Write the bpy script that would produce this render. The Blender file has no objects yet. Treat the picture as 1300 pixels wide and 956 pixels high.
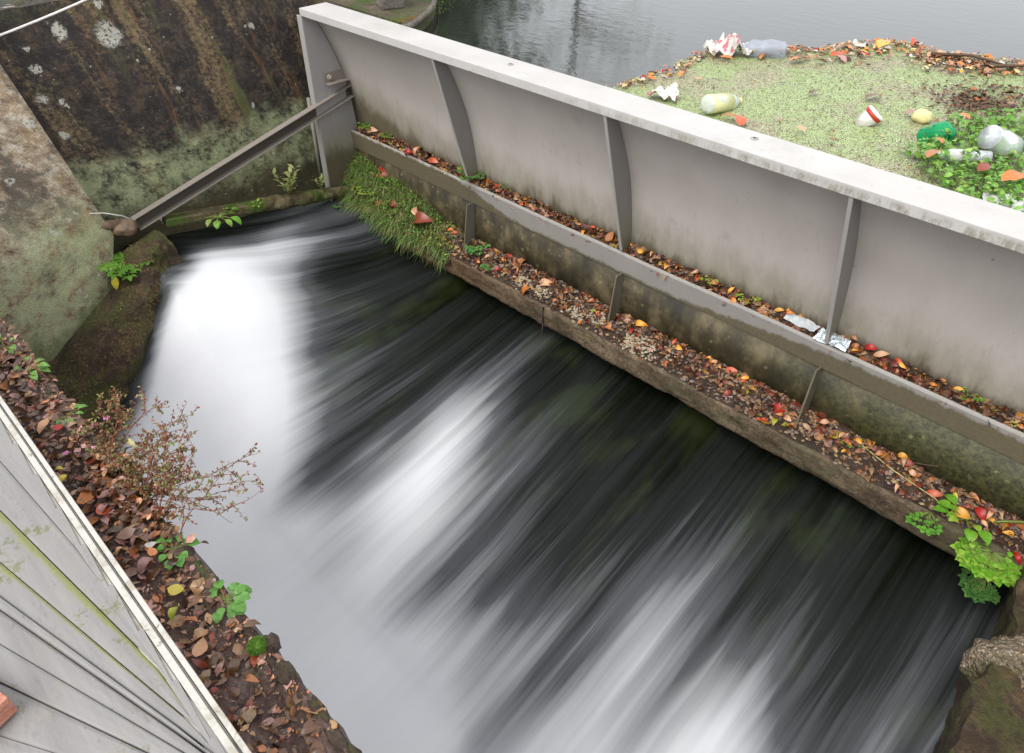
import bpy, bmesh, math, random
from mathutils import Vector, Matrix, noise as mn
import numpy as np
R=random.Random(7)
sc=bpy.context.scene
COL=sc.collection
PI=math.pi
def smooth(a,b,x):
    t=max(0,min(1,(x-a)/(b-a)));return t*t*(3-2*t)
def nz(x,y,z=0.): return mn.noise(Vector((x,y,z)))
# ---------------------------------------------------------------- mesh builder
class MB:
    def __init__(s): s.v=[];s.f=[];s.c=[];s.uv=[]
    def vert(s,p,c=(1,1,1),uv=(0,0)): s.v.append(tuple(p));s.c.append(c);s.uv.append(uv);return len(s.v)-1
    def face(s,*i): s.f.append(tuple(i))
    def box(s,a,b,c=(1,1,1)):
        x0,y0,z0=a;x1,y1,z1=b
        i=[s.vert(p,c) for p in((x0,y0,z0),(x1,y0,z0),(x1,y1,z0),(x0,y1,z0),(x0,y0,z1),(x1,y0,z1),(x1,y1,z1),(x0,y1,z1))]
        for f in((0,3,2,1),(4,5,6,7),(0,1,5,4),(1,2,6,5),(2,3,7,6),(3,0,4,7)): s.face(*[i[k] for k in f])
    def prism(s,prof,x0,x1,nx=1,c=(1,1,1)):
        # profile of (y,z) counter-clockwise seen from +x, extruded along x
        n=len(prof);rows=[]
        for k in range(nx+1):
            x=x0+(x1-x0)*k/nx;rows.append([s.vert((x,p[0],p[1]),c) for p in prof])
        for k in range(nx):
            for j in range(n): s.face(rows[k][j],rows[k][(j+1)%n],rows[k+1][(j+1)%n],rows[k+1][j])
        s.face(*rows[0][::-1]);s.face(*rows[-1])
    def hexa(s,p):
        i=[s.vert(q) for q in p]
        for f in((0,3,2,1),(4,5,6,7),(0,1,5,4),(1,2,6,5),(2,3,7,6),(3,0,4,7)): s.face(*[i[k] for k in f])
    def tube(s,pts,r,n=5,c=(1,1,1),r1=None):
        pts=[Vector(p) for p in pts];rows=[]
        r1=r if r1 is None else r1
        for k,p in enumerate(pts):
            d=(pts[min(k+1,len(pts)-1)]-pts[max(k-1,0)]).normalized()
            a=d.orthogonal().normalized() if k==0 else (a-d*a.dot(d)).normalized()
            b=d.cross(a);rr=r+(r1-r)*k/(len(pts)-1)
            rows.append([s.vert(p+(a*math.cos(t)+b*math.sin(t))*rr,c) for t in[2*PI*q/n for q in range(n)]])
        for k in range(len(rows)-1):
            for j in range(n): s.face(rows[k][j],rows[k][(j+1)%n],rows[k+1][(j+1)%n],rows[k+1][j])
        s.face(*rows[0][::-1]);s.face(*rows[-1])
    def lathe(s,prof,n=20,c=(1,1,1),dent=0,seed=0,M=None):
        rows=[]
        for k,(r,z) in enumerate(prof):
            row=[]
            for q in range(n):
                t=2*PI*q/n
                rr=r*(1+dent*nz(math.cos(t)*1.6+seed,math.sin(t)*1.6,z*18+seed))
                p=Vector((rr*math.cos(t),rr*math.sin(t),z))
                row.append(s.vert(M@p if M else p,c))
            rows.append(row)
        for k in range(len(rows)-1):
            for j in range(n): s.face(rows[k][j],rows[k][(j+1)%n],rows[k+1][(j+1)%n],rows[k+1][j])
        if prof[0][0]>1e-4: s.face(*rows[0][::-1])
        if prof[-1][0]>1e-4: s.face(*rows[-1])
    def leaf(s,pos,dirv,nrm,L,W,c=(1,1,1),curl=.2,fold=.25,seg=4,tip=1.0,wob=0):
        d=Vector(dirv).normalized();n=Vector(nrm);n=(n-d*n.dot(d))
        n=n.normalized() if n.length>1e-5 else d.orthogonal().normalized()
        w=d.cross(n);pos=Vector(pos);prev=None
        for k in range(seg+1):
            t=k/seg;wd=W*.5*(math.sin(PI*min(1,t**.85*1.0))**.8 if 0<t<1 else 0)
            q=pos+d*(t-.5)*L-n*curl*L*(t-.5)**2*2+n*curl*L*.25
            cc=tuple(x*(.92+.16*R.random()) for x in c)
            if wd<1e-6: row=[s.vert(q,cc)]
            else:
                h=fold*wd;o1=wob*L*(R.random()-.5);o2=wob*L*(R.random()-.5)
                row=[s.vert(q+w*wd+n*(h+o1),cc),s.vert(q,cc),s.vert(q-w*wd+n*(h+o2),cc)]
            if prev:
                if len(prev)==1: s.face(prev[0],row[0],row[1]);s.face(prev[0],row[1],row[2])
                elif len(row)==1: s.face(prev[0],row[0],prev[1]);s.face(prev[1],row[0],prev[2])
                else: s.face(prev[0],row[0],row[1],prev[1]);s.face(prev[1],row[1],row[2],prev[2])
            prev=row
    def grid(s,fn,nu,nv,col=None,flip=False):
        I=[[None]*(nv+1) for _ in range(nu+1)]
        for i in range(nu+1):
            for j in range(nv+1):
                p,uv=fn(i/nu,j/nv);I[i][j]=s.vert(p,col(p) if col else (1,1,1),uv)
        for i in range(nu):
            for j in range(nv):
                q=(I[i][j],I[i+1][j],I[i+1][j+1],I[i][j+1]);s.face(*(q[::-1] if flip else q))
    def blob(s,c0,r,c=(1,1,1),sub=3,amp=.25,fr=2.,seed=0):
        bm=bmesh.new();bmesh.ops.create_icosphere(bm,subdivisions=sub,radius=1)
        base=len(s.v)
        for v in bm.verts:
            p=v.co;k=1+amp*nz(p.x*fr+seed,p.y*fr,p.z*fr)+amp*.5*nz(p.x*fr*3+seed,p.y*fr*3,p.z*fr*3)
            s.vert((c0[0]+p.x*r[0]*k,c0[1]+p.y*r[1]*k,c0[2]+p.z*r[2]*k),c)
        for f in bm.faces: s.face(*[base+v.index for v in f.verts])
        bm.free()
    def build(s,name,m,parent=None,shade=True,bevel=0,solid=0):
        me=bpy.data.meshes.new(name);me.from_pydata(s.v,[],s.f);me.update()
        if me.vertices:
            a=me.color_attributes.new('Col','FLOAT_COLOR','POINT')
            arr=np.ones((len(s.v),4),dtype=np.float32);arr[:,:3]=np.array(s.c,dtype=np.float32);a.data.foreach_set('color',arr.ravel())
            uvl=me.uv_layers.new(name='UVMap');li=np.zeros(len(me.loops),dtype=np.int32);me.loops.foreach_get('vertex_index',li)
            uvl.data.foreach_set('uv',np.array(s.uv,dtype=np.float32)[li].ravel())
        me.materials.append(m)
        o=bpy.data.objects.new(name,me);COL.objects.link(o)
        if shade: me.polygons.foreach_set('use_smooth',[True]*len(me.polygons))
        if bevel:
            b=o.modifiers.new('bevel','BEVEL');b.width=bevel;b.segments=2;b.limit_method='ANGLE';b.harden_normals=True
        if solid:
            b=o.modifiers.new('solid','SOLIDIFY');b.thickness=solid
        if parent: o.parent=parent
        return o
def tag(o,label=None,cat=None,group=None,kind=None):
    if label:o['label']=label
    if cat:o['category']=cat
    if group:o['group']=group
    if kind:o['kind']=kind
    return o
def empty(name,loc,label,cat,group=None):
    o=bpy.data.objects.new(name,None);COL.objects.link(o);o.location=loc;o.empty_display_size=.05
    return tag(o,label,cat,group)
def put(o,root):  # parent a part whose vertices are in world space
    o.parent=root;o.matrix_parent_inverse=Matrix.Translation(root.location).inverted();return o
# ---------------------------------------------------------------- material helper
class NT:
    def __init__(s,name):
        s.m=bpy.data.materials.new(name);s.m.use_nodes=True;s.t=s.m.node_tree;s.t.nodes.clear()
        s.o=s.N('ShaderNodeOutputMaterial');s.b=s.N('ShaderNodeBsdfPrincipled');s.t.links.new(s.b.outputs[0],s.o.inputs[0])
    def N(s,k): return s.t.nodes.new(k)
    def L(s,a,b):
        if isinstance(a,(int,float)): b.default_value=a
        elif isinstance(a,tuple): b.default_value=(a+(1,))[:4] if len(b.default_value)==4 else a
        else: s.t.links.new(a,b)
    def obj(s): 
        n=s.N('ShaderNodeNewGeometry');return n.outputs['Position']
    def uv(s): return s.N('ShaderNodeUVMap').outputs[0]
    def nrm(s): return s.N('ShaderNodeNewGeometry').outputs['Normal']
    def attr(s,name='Col'):
        n=s.N('ShaderNodeAttribute');n.attribute_name=name;return n.outputs['Color']
    def map(s,v,scale=(1,1,1),loc=(0,0,0),rot=(0,0,0)):
        n=s.N('ShaderNodeMapping');s.L(v,n.inputs[0]);n.inputs['Location'].default_value=loc;n.inputs['Rotation'].default_value=rot;n.inputs['Scale'].default_value=scale;return n.outputs[0]
    def noise(s,v,scale,detail=4,rough=.55,dist=0,col=False):
        n=s.N('ShaderNodeTexNoise');s.L(v,n.inputs['Vector']);n.inputs['Scale'].default_value=scale;n.inputs['Detail'].default_value=detail;n.inputs['Roughness'].default_value=rough;n.inputs['Distortion'].default_value=dist
        return n.outputs['Color' if col else 'Fac']
    def vor(s,v,scale,out='Distance',rnd=1,feat='F1'):
        n=s.N('ShaderNodeTexVoronoi');n.feature=feat;s.L(v,n.inputs['Vector']);n.inputs['Scale'].default_value=scale;n.inputs['Randomness'].default_value=rnd;return n.outputs[out]
    def ramp(s,f,stops,interp='LINEAR'):
        n=s.N('ShaderNodeValToRGB');s.L(f,n.inputs[0]);e=n.color_ramp;e.interpolation=interp
        while len(e.elements)<len(stops): e.elements.new(.5)
        for k,(p,c) in enumerate(stops):
            e.elements[k].position=p;e.elements[k].color=(c,c,c,1) if isinstance(c,(int,float)) else tuple(c)+(1,)
        return n.outputs[0]
    def st(s,f,a,b): # smoothstep
        n=s.N('ShaderNodeMapRange');n.interpolation_type='SMOOTHSTEP';s.L(f,n.inputs[0]);n.inputs[1].default_value=a;n.inputs[2].default_value=b;return n.outputs[0]
    def mix(s,f,a,b,mode='MIX'):
        n=s.N('ShaderNodeMix');n.data_type='RGBA';n.blend_type=mode;s.L(f,n.inputs[0]);s.L(a,n.inputs[6]);s.L(b,n.inputs[7]);return n.outputs[2]
    def math(s,op,a,b=0,clamp=False):
        n=s.N('ShaderNodeMath');n.operation=op;n.use_clamp=clamp;s.L(a,n.inputs[0]);s.L(b,n.inputs[1]);return n.outputs[0]
    def sep(s,v):
        n=s.N('ShaderNodeSeparateXYZ');s.L(v,n.inputs[0]);return n.outputs
    def bump(s,h,strength=.5,dist=.01):
        n=s.N('ShaderNodeBump');s.L(h,n.inputs['Height']);n.inputs['Strength'].default_value=strength;n.inputs['Distance'].default_value=dist;s.t.links.new(n.outputs[0],s.b.inputs['Normal']);return n
    def set(s,**k):
        for a,v in k.items(): s.L(v,s.b.inputs[a.replace('_',' ')])
        return s.m
M={}
def srgb(r,g,b):
    f=lambda c:(c/255/12.92 if c/255<=.04045 else ((c/255+.055)/1.055)**2.4);return(f(r),f(g),f(b))
def m_plain(name,c,rough=.6,var=.25,sc_=25,bump=.2,spec=.3,**k):
    t=NT(name);p=t.obj();n=t.noise(p,sc_,5,.6)
    f=t.ramp(n,[(.3,1-var),(.7,1+var)])
    t.set(Base_Color=t.mix(1.0,tuple(c),f,'MULTIPLY'),Roughness=rough)
    t.b.inputs['Specular IOR Level'].default_value=spec
    t.bump(t.noise(p,sc_*4,4),bump,.004)
    for a,v in k.items(): t.L(v,t.b.inputs[a.replace('_',' ')])
    M[name]=t.m;return t.m
# old battered concrete wall: black growth, tan run-off streaks, rust, green algae low, lichen
LICH={False:[(1.675,1.413,.085),(1.43,1.484,.05),(1.217,1.42,.026),(1.199,1.311,.034),(1.131,1.153,.03),(1.218,1.106,.018),(1.719,1.588,.035),(1.903,1.027,.022),(2.169,1.374,.01),(2.283,1.28,.011)],True:[(.107,1.225,.044),(.326,.659,.022),(.27,.69,.017),(.445,.62,.028),(.415,.965,.022)]}
def m_oldwall(name,near):
    t=NT(name);uv=t.uv();p=t.obj()
    uv3=t.map(uv,(1,1,1))
    warp=t.mix(.12,uv3,t.noise(uv3,3,3,col=True),'ADD')
    big=t.noise(warp,1.6,5,.65)
    fine=t.noise(uv3,38,6,.75)
    med=t.noise(uv3,9,6,.7)
    streak=t.noise(t.map(warp,(5.5,.75,1)),1.0,5,.6)
    streak2=t.noise(t.map(warp,(14,1.4,1),(3,1,0)),1.0,4,.6)
    v=t.sep(uv)[1]
    # base
    if near:
        mm_=t.math('ADD',t.math('MULTIPLY',med,.62),t.math('MULTIPLY',fine,.38))
        base=t.ramp(mm_,[(.36,(.08,.055,.035)),(.44,(.26,.19,.12)),(.51,(.44,.36,.25)),(.59,(.68,.61,.48))])
        base=t.mix(t.math('MULTIPLY',t.st(t.noise(uv3,5,5,.7,1.),.50,.62),.6),base,(.34,.21,.10))
        dark=t.math('MULTIPLY',t.st(t.math('ADD',t.noise(warp,3.2,6,.7),t.math('MULTIPLY',fine,.4)),.68,.80),.85)
        base=t.mix(dark,base,(.085,.07,.055))
        base=t.mix(t.math('MULTIPLY',t.st(streak,.55,.72),.55),base,(.12,.10,.07))
    else:
        base=t.ramp(t.math('ADD',t.math('MULTIPLY',med,.6),t.math('MULTIPLY',fine,.4)),[(.34,(.008,.006,.006)),(.48,(.026,.020,.017)),(.62,(.105,.075,.05))])
        tan=t.math('MULTIPLY',t.st(t.math('ADD',t.math('MULTIPLY',streak,.65),t.math('MULTIPLY',fine,.35)),.50,.62),.9)
        base=t.mix(tan,base,t.mix(fine,(.07,.045,.022),(.36,.26,.13)))
        rust=t.math('MULTIPLY',t.st(streak2,.56,.72),t.st(t.sep(uv)[0],.9,1.7))
        base=t.mix(t.math('MULTIPLY',rust,.75),base,(.20,.10,.04))
        ol=t.math('MULTIPLY',t.st(t.noise(t.map(warp,(7,.9,1),(9,4,0)),1.0,4,.6),.55,.68),t.st(t.sep(uv)[0],1.3,2.0))
        base=t.mix(t.math('MULTIPLY',ol,.6),base,(.14,.15,.05))
    # green algae band low (v = metres up from foot)
    hi=t.math('ADD',v,t.math('MULTIPLY',t.math('SUBTRACT',t.noise(uv3,2.6,5,.7),.5),.75 if near else .65))
    if near: ga=t.math('MULTIPLY',t.st(hi,.95,.42),.92)
    else: ga=t.math('MULTIPLY',t.math('MULTIPLY',t.st(hi,.80,.60),t.st(hi,.22,.42)),.9)
    ga=t.math('MULTIPLY',ga,t.st(t.math('ADD',med,t.math('MULTIPLY',fine,.5)),.55,.85))
    base=t.mix(ga,base,t.mix(t.math('ADD',t.math('MULTIPLY',med,.5),t.math('MULTIPLY',fine,.5)),(.12,.15,.06),(.55,.60,.34)))
    if not near:
        lo=t.math('MULTIPLY',t.st(hi,.50,.20),.92)
        base=t.mix(lo,base,t.mix(fine,(.02,.022,.01),(.12,.10,.045)))
        ms=t.math('MULTIPLY',t.st(t.math('ADD',hi,t.math('MULTIPLY',t.sep(uv)[0],-.14)),1.38,1.62),t.st(fine,.42,.6))
        base=t.mix(t.math('MULTIPLY',ms,.8),base,(.05,.085,.015))
    else:
        lo=t.st(hi,.18,.02);base=t.mix(t.math('MULTIPLY',lo,.7),base,(.07,.10,.03))
    # pale lichen rosettes
    wv=t.mix(.035,uv3,t.noise(uv3,30,3,col=True),'ADD')
    for sc_,th,dn,off in((4.2,.17,.62,0),(9.,.16,.70,3),(26,.16,.72,7)):
        vv=t.map(wv,(1,1,1),(off,off*.7,0))
        d=t.vor(vv,sc_);pk=t.sep(t.vor(vv,sc_,'Color'))[0]
        l=t.math('MULTIPLY',t.st(d,th*.8,th*.5),t.st(pk,dn+.08,dn+.11))
        l=t.math('MULTIPLY',l,t.st(fine,.36,.5))
        base=t.mix(t.math('MULTIPLY',l,.85),base,(.56,.56,.48))
    for u0,v0,r0 in LICH[near]:
        q=t.N('ShaderNodeVectorMath');q.operation='DISTANCE';t.L(t.mix(.13,uv3,t.mix(1.0,t.noise(uv3,16,5,.75,col=True),(.5,.5,.5),'SUBTRACT'),'ADD'),q.inputs[0]);q.inputs[1].default_value=(u0,v0,0)
        l=t.math('MULTIPLY',t.st(q.outputs['Value'],r0*1.05,r0*.62),t.st(t.noise(uv3,55,4,.7),.40,.50))
        base=t.mix(t.math('MULTIPLY',l,.85),base,(.58,.57,.48))
    base=t.mix(1.0,base,t.ramp(t.noise(uv3,160,3,.7),[(.3,.45),(.7,1.55)]),'MULTIPLY')
    h=t.math('ADD',t.math('MULTIPLY',fine,.6),t.math('MULTIPLY',t.noise(uv3,110,4,.7),.5))
    t.bump(h,.75,.012)
    t.set(Base_Color=base,Roughness=t.ramp(med,[(.3,.55),(.7,.9)]))
    M[name]=t.m
m_oldwall('old_wall',False);m_oldwall('pier_wall',True)
# galvanised/painted grey steel of the gate, dirt rising from the gutter
def m_steel(name,c,dirt=True,top=False,olive=0.,lipd=False,dz=0.):
    t=NT(name);p=t.obj();s3=t.sep(p)
    n1=t.noise(t.map(p,(6,6,1.2)),1,5,.65);n2=t.noise(p,60,4,.7);n3=t.noise(p,2.2,5,.6)
    base=t.mix(n1,tuple(x*.86 for x in c),tuple(x*1.12 for x in c))
    base=t.mix(t.math('MULTIPLY',t.st(n3,.5,.75),.35),base,tuple((c[0]*.82,c[1]*.80,c[2]*.74)))
    if dirt:
        zz=t.math('ADD',s3[2],t.math('MULTIPLY',t.math('SUBTRACT',t.noise(t.map(p,(9,9,3)),1,5,.7),.5),.34))
        zz=t.math('ADD',zz,t.math('MULTIPLY',t.st(s3[0],-3.6,-4.6),-.16))
        zz=t.math('ADD',zz,dz)
        a=t.math('MULTIPLY',t.st(zz,-.42,-.66),.65)
        base=t.mix(a,base,(.205,.19,.125))
        a=t.math('MULTIPLY',t.st(zz,-.62,-.74),.85)
        base=t.mix(a,base,(.085,.07,.035))
    if top:
        sp=t.math('ADD',t.st(t.noise(p,24,3,.6),.66,.74),t.math('MULTIPLY',t.st(t.noise(p,3,6,.75),.52,.70),.55),True);base=t.mix(t.math('MULTIPLY',sp,.5),base,(.30,.30,.27))
        lip=t.math('MULTIPLY',t.st(s3[2],.147,.125),t.st(t.noise(t.map(p,(17,1,6)),1,7,.85),.44,.60))
        lip=t.math('MULTIPLY',lip,t.st(s3[0],-3.2,-1.2))
        base=t.mix(t.math('MULTIPLY',lip,.75),base,(.20,.18,.12))
    if olive:
        zz=t.math('ADD',t.math('MULTIPLY',t.noise(t.map(p,(3.0,1,1)),1.6,6,.68),1.0),t.math('MULTIPLY',s3[0],.045))
        a=t.st(t.math('ADD',zz,t.math('MULTIPLY',n2,.12)),.45-olive,.70-olive)
        base=t.mix(t.math('MULTIPLY',a,.9),base,t.mix(n2,(.05,.045,.022),(.13,.115,.06)))
    if lipd:
        amt=t.math('ADD',t.math('MULTIPLY',t.st(s3[0],-2.9,-3.6),.13),t.math('MULTIPLY',t.st(s3[0],-1.9,-.7),.10))
        zz=t.math('SUBTRACT',t.math('ADD',s3[2],t.math('MULTIPLY',t.math('SUBTRACT',t.noise(t.map(p,(14,14,5)),1,6,.75),.5),.09)),amt)
        a=t.st(zz,-.868,-.892)
        base=t.mix(t.math('MULTIPLY',a,.9),base,t.mix(n2,(.07,.055,.028),(.19,.16,.09)))
    sp=t.math('MULTIPLY',t.st(t.vor(p,28),.09,.05),t.st(t.sep(t.vor(p,28,'Color'))[1],.8,.82))
    base=t.mix(t.math('MULTIPLY',sp,.6),base,(.08,.06,.04))
    rs=t.math('MULTIPLY',t.st(t.vor(p,7.3),.07,.035),t.st(t.sep(t.vor(p,7.3,'Color'))[2],.55,.6))
    base=t.mix(t.math('MULTIPLY',t.math('MULTIPLY',rs,t.st(n2,.35,.55)),.8),base,(.15,.075,.04))
    st_=t.st(t.noise(t.map(p,(26,26,.9),(4,1,0)),1,4,.65),.60,.78)
    base=t.mix(t.math('MULTIPLY',st_,.42),base,tuple((c[0]*.62,c[1]*.56,c[2]*.47)))
    sm_=t.st(t.noise(t.map(p,(5,5,5),(9,3,1)),1,6,.75),.60,.72);base=t.mix(t.math('MULTIPLY',sm_,.36),base,tuple((c[0]*.6,c[1]*.56,c[2]*.5)))
    # scratches
    sc_=t.st(t.noise(t.map(p,(30,30,5),(2,2,2),(.2,.5,.3)),1,2,.5),.76,.80)
    base=t.mix(t.math('MULTIPLY',sc_,.3),base,(.16,.15,.13))
    t.bump(t.math('ADD',t.noise(p,3.5,3,.5),t.math('MULTIPLY',n2,.12)),.25,.006)
    t.set(Base_Color=base,Roughness=t.ramp(n1,[(.3,.42),(.7,.62)]),Metallic=0.0)
    t.b.inputs['Specular IOR Level'].default_value=.4
    M[name]=t.m
m_steel('gate_steel',(.46,.42,.385));m_steel('gate_top',(.47,.455,.435),dirt=False,top=True)
m_steel('gutter_steel',(.33,.31,.285),dirt=False,lipd=True)
m_steel('rib_steel',(.22,.205,.19),dirt=True);m_steel('edge_steel',(.36,.345,.32),dirt=False);m_steel('end_steel',(.34,.325,.315),dz=.34)
m_steel('strut_steel',(.15,.14,.115),dirt=False,olive=.08)
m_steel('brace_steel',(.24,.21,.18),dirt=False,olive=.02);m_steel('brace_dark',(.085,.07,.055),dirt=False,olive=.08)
# slime-covered plate behind the struts
t=NT('slime_plate');p=t.obj();f=t.noise(p,45,6,.75);m_=t.noise(t.map(p,(3,1,2)),2,6,.65)
x_=t.sep(p)[0]
b=t.ramp(m_,[(.36,(.012,.010,.003)),(.5,(.040,.031,.011)),(.65,(.125,.10,.05))])
b=t.mix(t.math('MULTIPLY',t.st(t.math('ADD',x_,t.noise(p,3,3)),-.9,.1),.75),b,t.mix(t.st(f,.35,.65),(.010,.013,.003),(.085,.085,.025)))
l=t.math('MULTIPLY',t.st(t.vor(p,22),.3,.15),t.st(t.sep(t.vor(p,22,'Color'))[0],.72,.8))
b=t.mix(t.math('MULTIPLY',t.math('MULTIPLY',l,t.st(f,.4,.6)),.6),b,(.24,.23,.11))
t.set(Base_Color=b,Roughness=.62);t.bump(f,.4,.006);M['slime_plate']=t.m
# wet concrete ledge
t=NT('ledge_concrete');p=t.obj();f=t.noise(p,55,6,.8);m_=t.noise(p,5,6,.7);x_=t.sep(p)[0]
b=t.ramp(t.math('ADD',t.math('MULTIPLY',f,.5),t.math('MULTIPLY',m_,.5)),[(.38,(.03,.02,.012)),(.5,(.10,.068,.038)),(.62,(.24,.18,.11))])
b=t.mix(t.math('MULTIPLY',t.st(t.math('ADD',t.noise(p,2.2,5,.6),t.math('MULTIPLY',x_,.06)),.38,.6),.55),b,(.12,.115,.06))
b=t.mix(t.math('MULTIPLY',t.st(t.noise(p,7,4,.6),.6,.72),.6),b,(.03,.045,.01))
b=t.mix(t.math('MULTIPLY',t.st(x_,-2.6,-3.6),.45),b,(.14,.07,.03))
t.set(Base_Color=b,Roughness=.6);t.bump(t.math('ADD',f,t.math('MULTIPLY',m_,1.5)),.8,.014);M['ledge_concrete']=t.m
# mossy footing rock / muddy bank
def m_rock(name,cols,moss,rough=.55,sc_=1.,bumpd=.03,mcol=((.03,.05,.006),(.10,.15,.02))):
    t=NT(name);p=t.obj();f=t.noise(p,50*sc_,6,.75);m_=t.noise(p,7*sc_,6,.7,.6)
    b=t.ramp(t.math('ADD',t.math('MULTIPLY',f,.4),t.math('MULTIPLY',m_,.6)),[(.33,cols[0]),(.5,cols[1]),(.66,cols[2])])
    mm=t.st(t.math('ADD',t.noise(p,4*sc_,5,.65),t.math('MULTIPLY',f,.2)),.72-moss,.84-moss)
    b=t.mix(mm,b,t.mix(f,mcol[0],mcol[1]))
    t.set(Base_Color=b,Roughness=rough);t.bump(t.math('ADD',f,t.math('MULTIPLY',m_,2)),.9,bumpd);M[name]=t.m
m_rock('footing_rock',((.018,.011,.006),(.062,.038,.02),(.20,.13,.06)),.14,mcol=((.025,.03,.005),(.12,.12,.03)))
m_rock('brace_moss',((.04,.03,.01),(.13,.10,.045),(.28,.23,.13)),.14,.8,1.5,.02,((.03,.06,.004),(.12,.2,.02)))
m_rock('soil',((.07,.046,.038),(.19,.12,.10),(.38,.28,.25)),.0,.33,1.6,.02)
m_rock('litter_soil',((.018,.013,.010),(.05,.032,.02),(.12,.08,.05)),.02,.6,1.3,.02)
m_rock('bank_earth',((.05,.035,.02),(.11,.085,.05),(.20,.17,.12)),.15,.85)
m_rock('stone_post',((.10,.085,.07),(.19,.165,.14),(.3,.27,.23)),.05,.85)
m_rock('curb_stone',((.03,.02,.014),(.085,.055,.038),(.20,.14,.10)),.10,.5,1.2,.02)
m_rock('dark_concrete',((.010,.009,.007),(.022,.019,.014),(.045,.04,.03)),.02,.6)
# exposed aggregate boulder
t=NT('aggregate');p=t.obj();pw=t.mix(.02,p,t.noise(p,40,3,col=True),'ADD');vd=t.vor(pw,75);vc=t.vor(pw,75,'Color');f=t.noise(p,60,5,.7)
b=t.mix(t.st(vd,.52,.30),(.22,.17,.11),t.ramp(t.sep(vc)[0],[(0,(.07,.05,.035)),(.3,(.3,.2,.11)),(.55,(.5,.42,.32)),(.8,(.16,.14,.12)),(1,(.48,.42,.33))]))
b=t.mix(t.st(t.noise(p,9,6,.75),.48,.62),b,t.mix(f,(.03,.035,.01),(.16,.13,.06)))
t.set(Base_Color=b,Roughness=.6);t.bump(t.math('SUBTRACT',f,t.math('MULTIPLY',vd,2)),.9,.012);M['aggregate']=t.m
# generic attribute-coloured leaves (litter, grass, cress)
def m_attr(name,rough=.45,trans=.0,spec=.35,sheen=0,bs=120,mul=1.):
    t=NT(name);c=t.attr();p=t.obj()
    c=t.mix(1.0,c,t.ramp(t.noise(p,bs,3,.6),[(.3,.72),(.7,1.25)]),'MULTIPLY')
    c=t.mix(1.0,c,(mul,mul*.93,mul*.86),'MULTIPLY')
    t.set(Base_Color=c,Roughness=rough);t.b.inputs['Specular IOR Level'].default_value=spec
    if trans:
        tr=t.N('ShaderNodeBsdfTranslucent');t.L(c,tr.inputs[0]);mx=t.N('ShaderNodeMixShader');mx.inputs[0].default_value=trans
        t.t.links.new(t.b.outputs[0],mx.inputs[1]);t.t.links.new(tr.outputs[0],mx.inputs[2]);t.t.links.new(mx.outputs[0],t.o.inputs[0])
    M[name]=t.m
m_attr('litter',.42,0,.4,mul=.55);m_attr('soil_leaves',.3,0,.6,mul=.95);m_attr('raft_litter',.5,0,.4,mul=.8);m_attr('blades',.5,.25);m_attr('foliage',.42,.25,.4)
m_attr('duckbits',.6,0,.3)
LC={'orange':(.62,.20,.035),'orangered':(.55,.095,.03),'red':(.40,.018,.012),'redbrown':(.24,.05,.025),'orangebrown':(.42,.16,.055),'brown':(.15,.075,.035),
'peach':(.58,.32,.17),'yelloworange':(.70,.34,.04),'yellow':(.62,.52,.06),'paleyellow':(.66,.60,.26),'yellowgreen':(.42,.45,.05),'pink':(.42,.23,.20),'white':(.6,.56,.5),'darkbrown':(.07,.035,.02),'tan':(.36,.22,.11)}
for k,c in LC.items():
    t=NT('leaf_'+k);p=t.N('ShaderNodeTexCoord').outputs['Object'];oi=t.N('ShaderNodeObjectInfo').outputs['Random']
    n=t.noise(p,28,5,.7);b=t.mix(t.st(n,.45,.72),c,tuple((c[0]*.55,c[1]*.42,c[2]*.45)))
    sp=t.st(t.noise(p,90,3,.6),.62,.70);b=t.mix(t.math('MULTIPLY',sp,.7),b,(.09,.04,.02))
    v=t.st(t.math('ABSOLUTE',t.sep(p)[1]),.0022,.0008);b=t.mix(t.math('MULTIPLY',v,.45),b,tuple(min(1,x*1.4+.05) for x in c))
    b=t.mix(1.0,b,t.ramp(oi,[(0,.8),(1,1.15)]),'MULTIPLY')
    t.bump(n,.3,.003);t.set(Base_Color=b,Roughness=.36);M['leaf_'+k]=t.m
# duckweed carpet
t=NT('duckweed');p=t.obj()
d=t.vor(p,170);c=t.sep(t.vor(p,170,'Color'));big=t.noise(p,2.6,5,.6);med=t.noise(p,14,5,.7)
g=t.ramp(c[0],[(0,(.24,.31,.11)),(.5,(.32,.41,.17)),(1,(.43,.50,.27))])
g=t.mix(t.math('MULTIPLY',t.st(d,.40,.70),.7),g,(.16,.21,.07))
br=t.math('MULTIPLY',t.st(t.math('ADD',t.math('MULTIPLY',big,.65),t.math('MULTIPLY',med,.35)),.47,.57),.72)
g=t.mix(br,g,t.ramp(c[1],[(0,(.14,.10,.06)),(.5,(.30,.25,.17)),(1,(.45,.40,.30))]))
g=t.mix(t.st(c[2],.86,.88),g,(.07,.05,.03))
t.set(Base_Color=g,Roughness=.5);t.bump(t.math('ADD',c[1],med),.25,.004);M['duckweed']=t.m
# pond
t=NT('pond_surface');p=t.obj()
t.set(Base_Color=(.022,.028,.020),Roughness=.06);t.b.inputs['IOR'].default_value=1.9;t.b.inputs['Specular IOR Level'].default_value=.5
t.bump(t.math('ADD',t.noise(t.map(p,(1,1.6,1)),7,3,.55),t.math('MULTIPLY',t.noise(p,40,2,.5),.15)),.12,.012);M['pond_surface']=t.m
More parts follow.
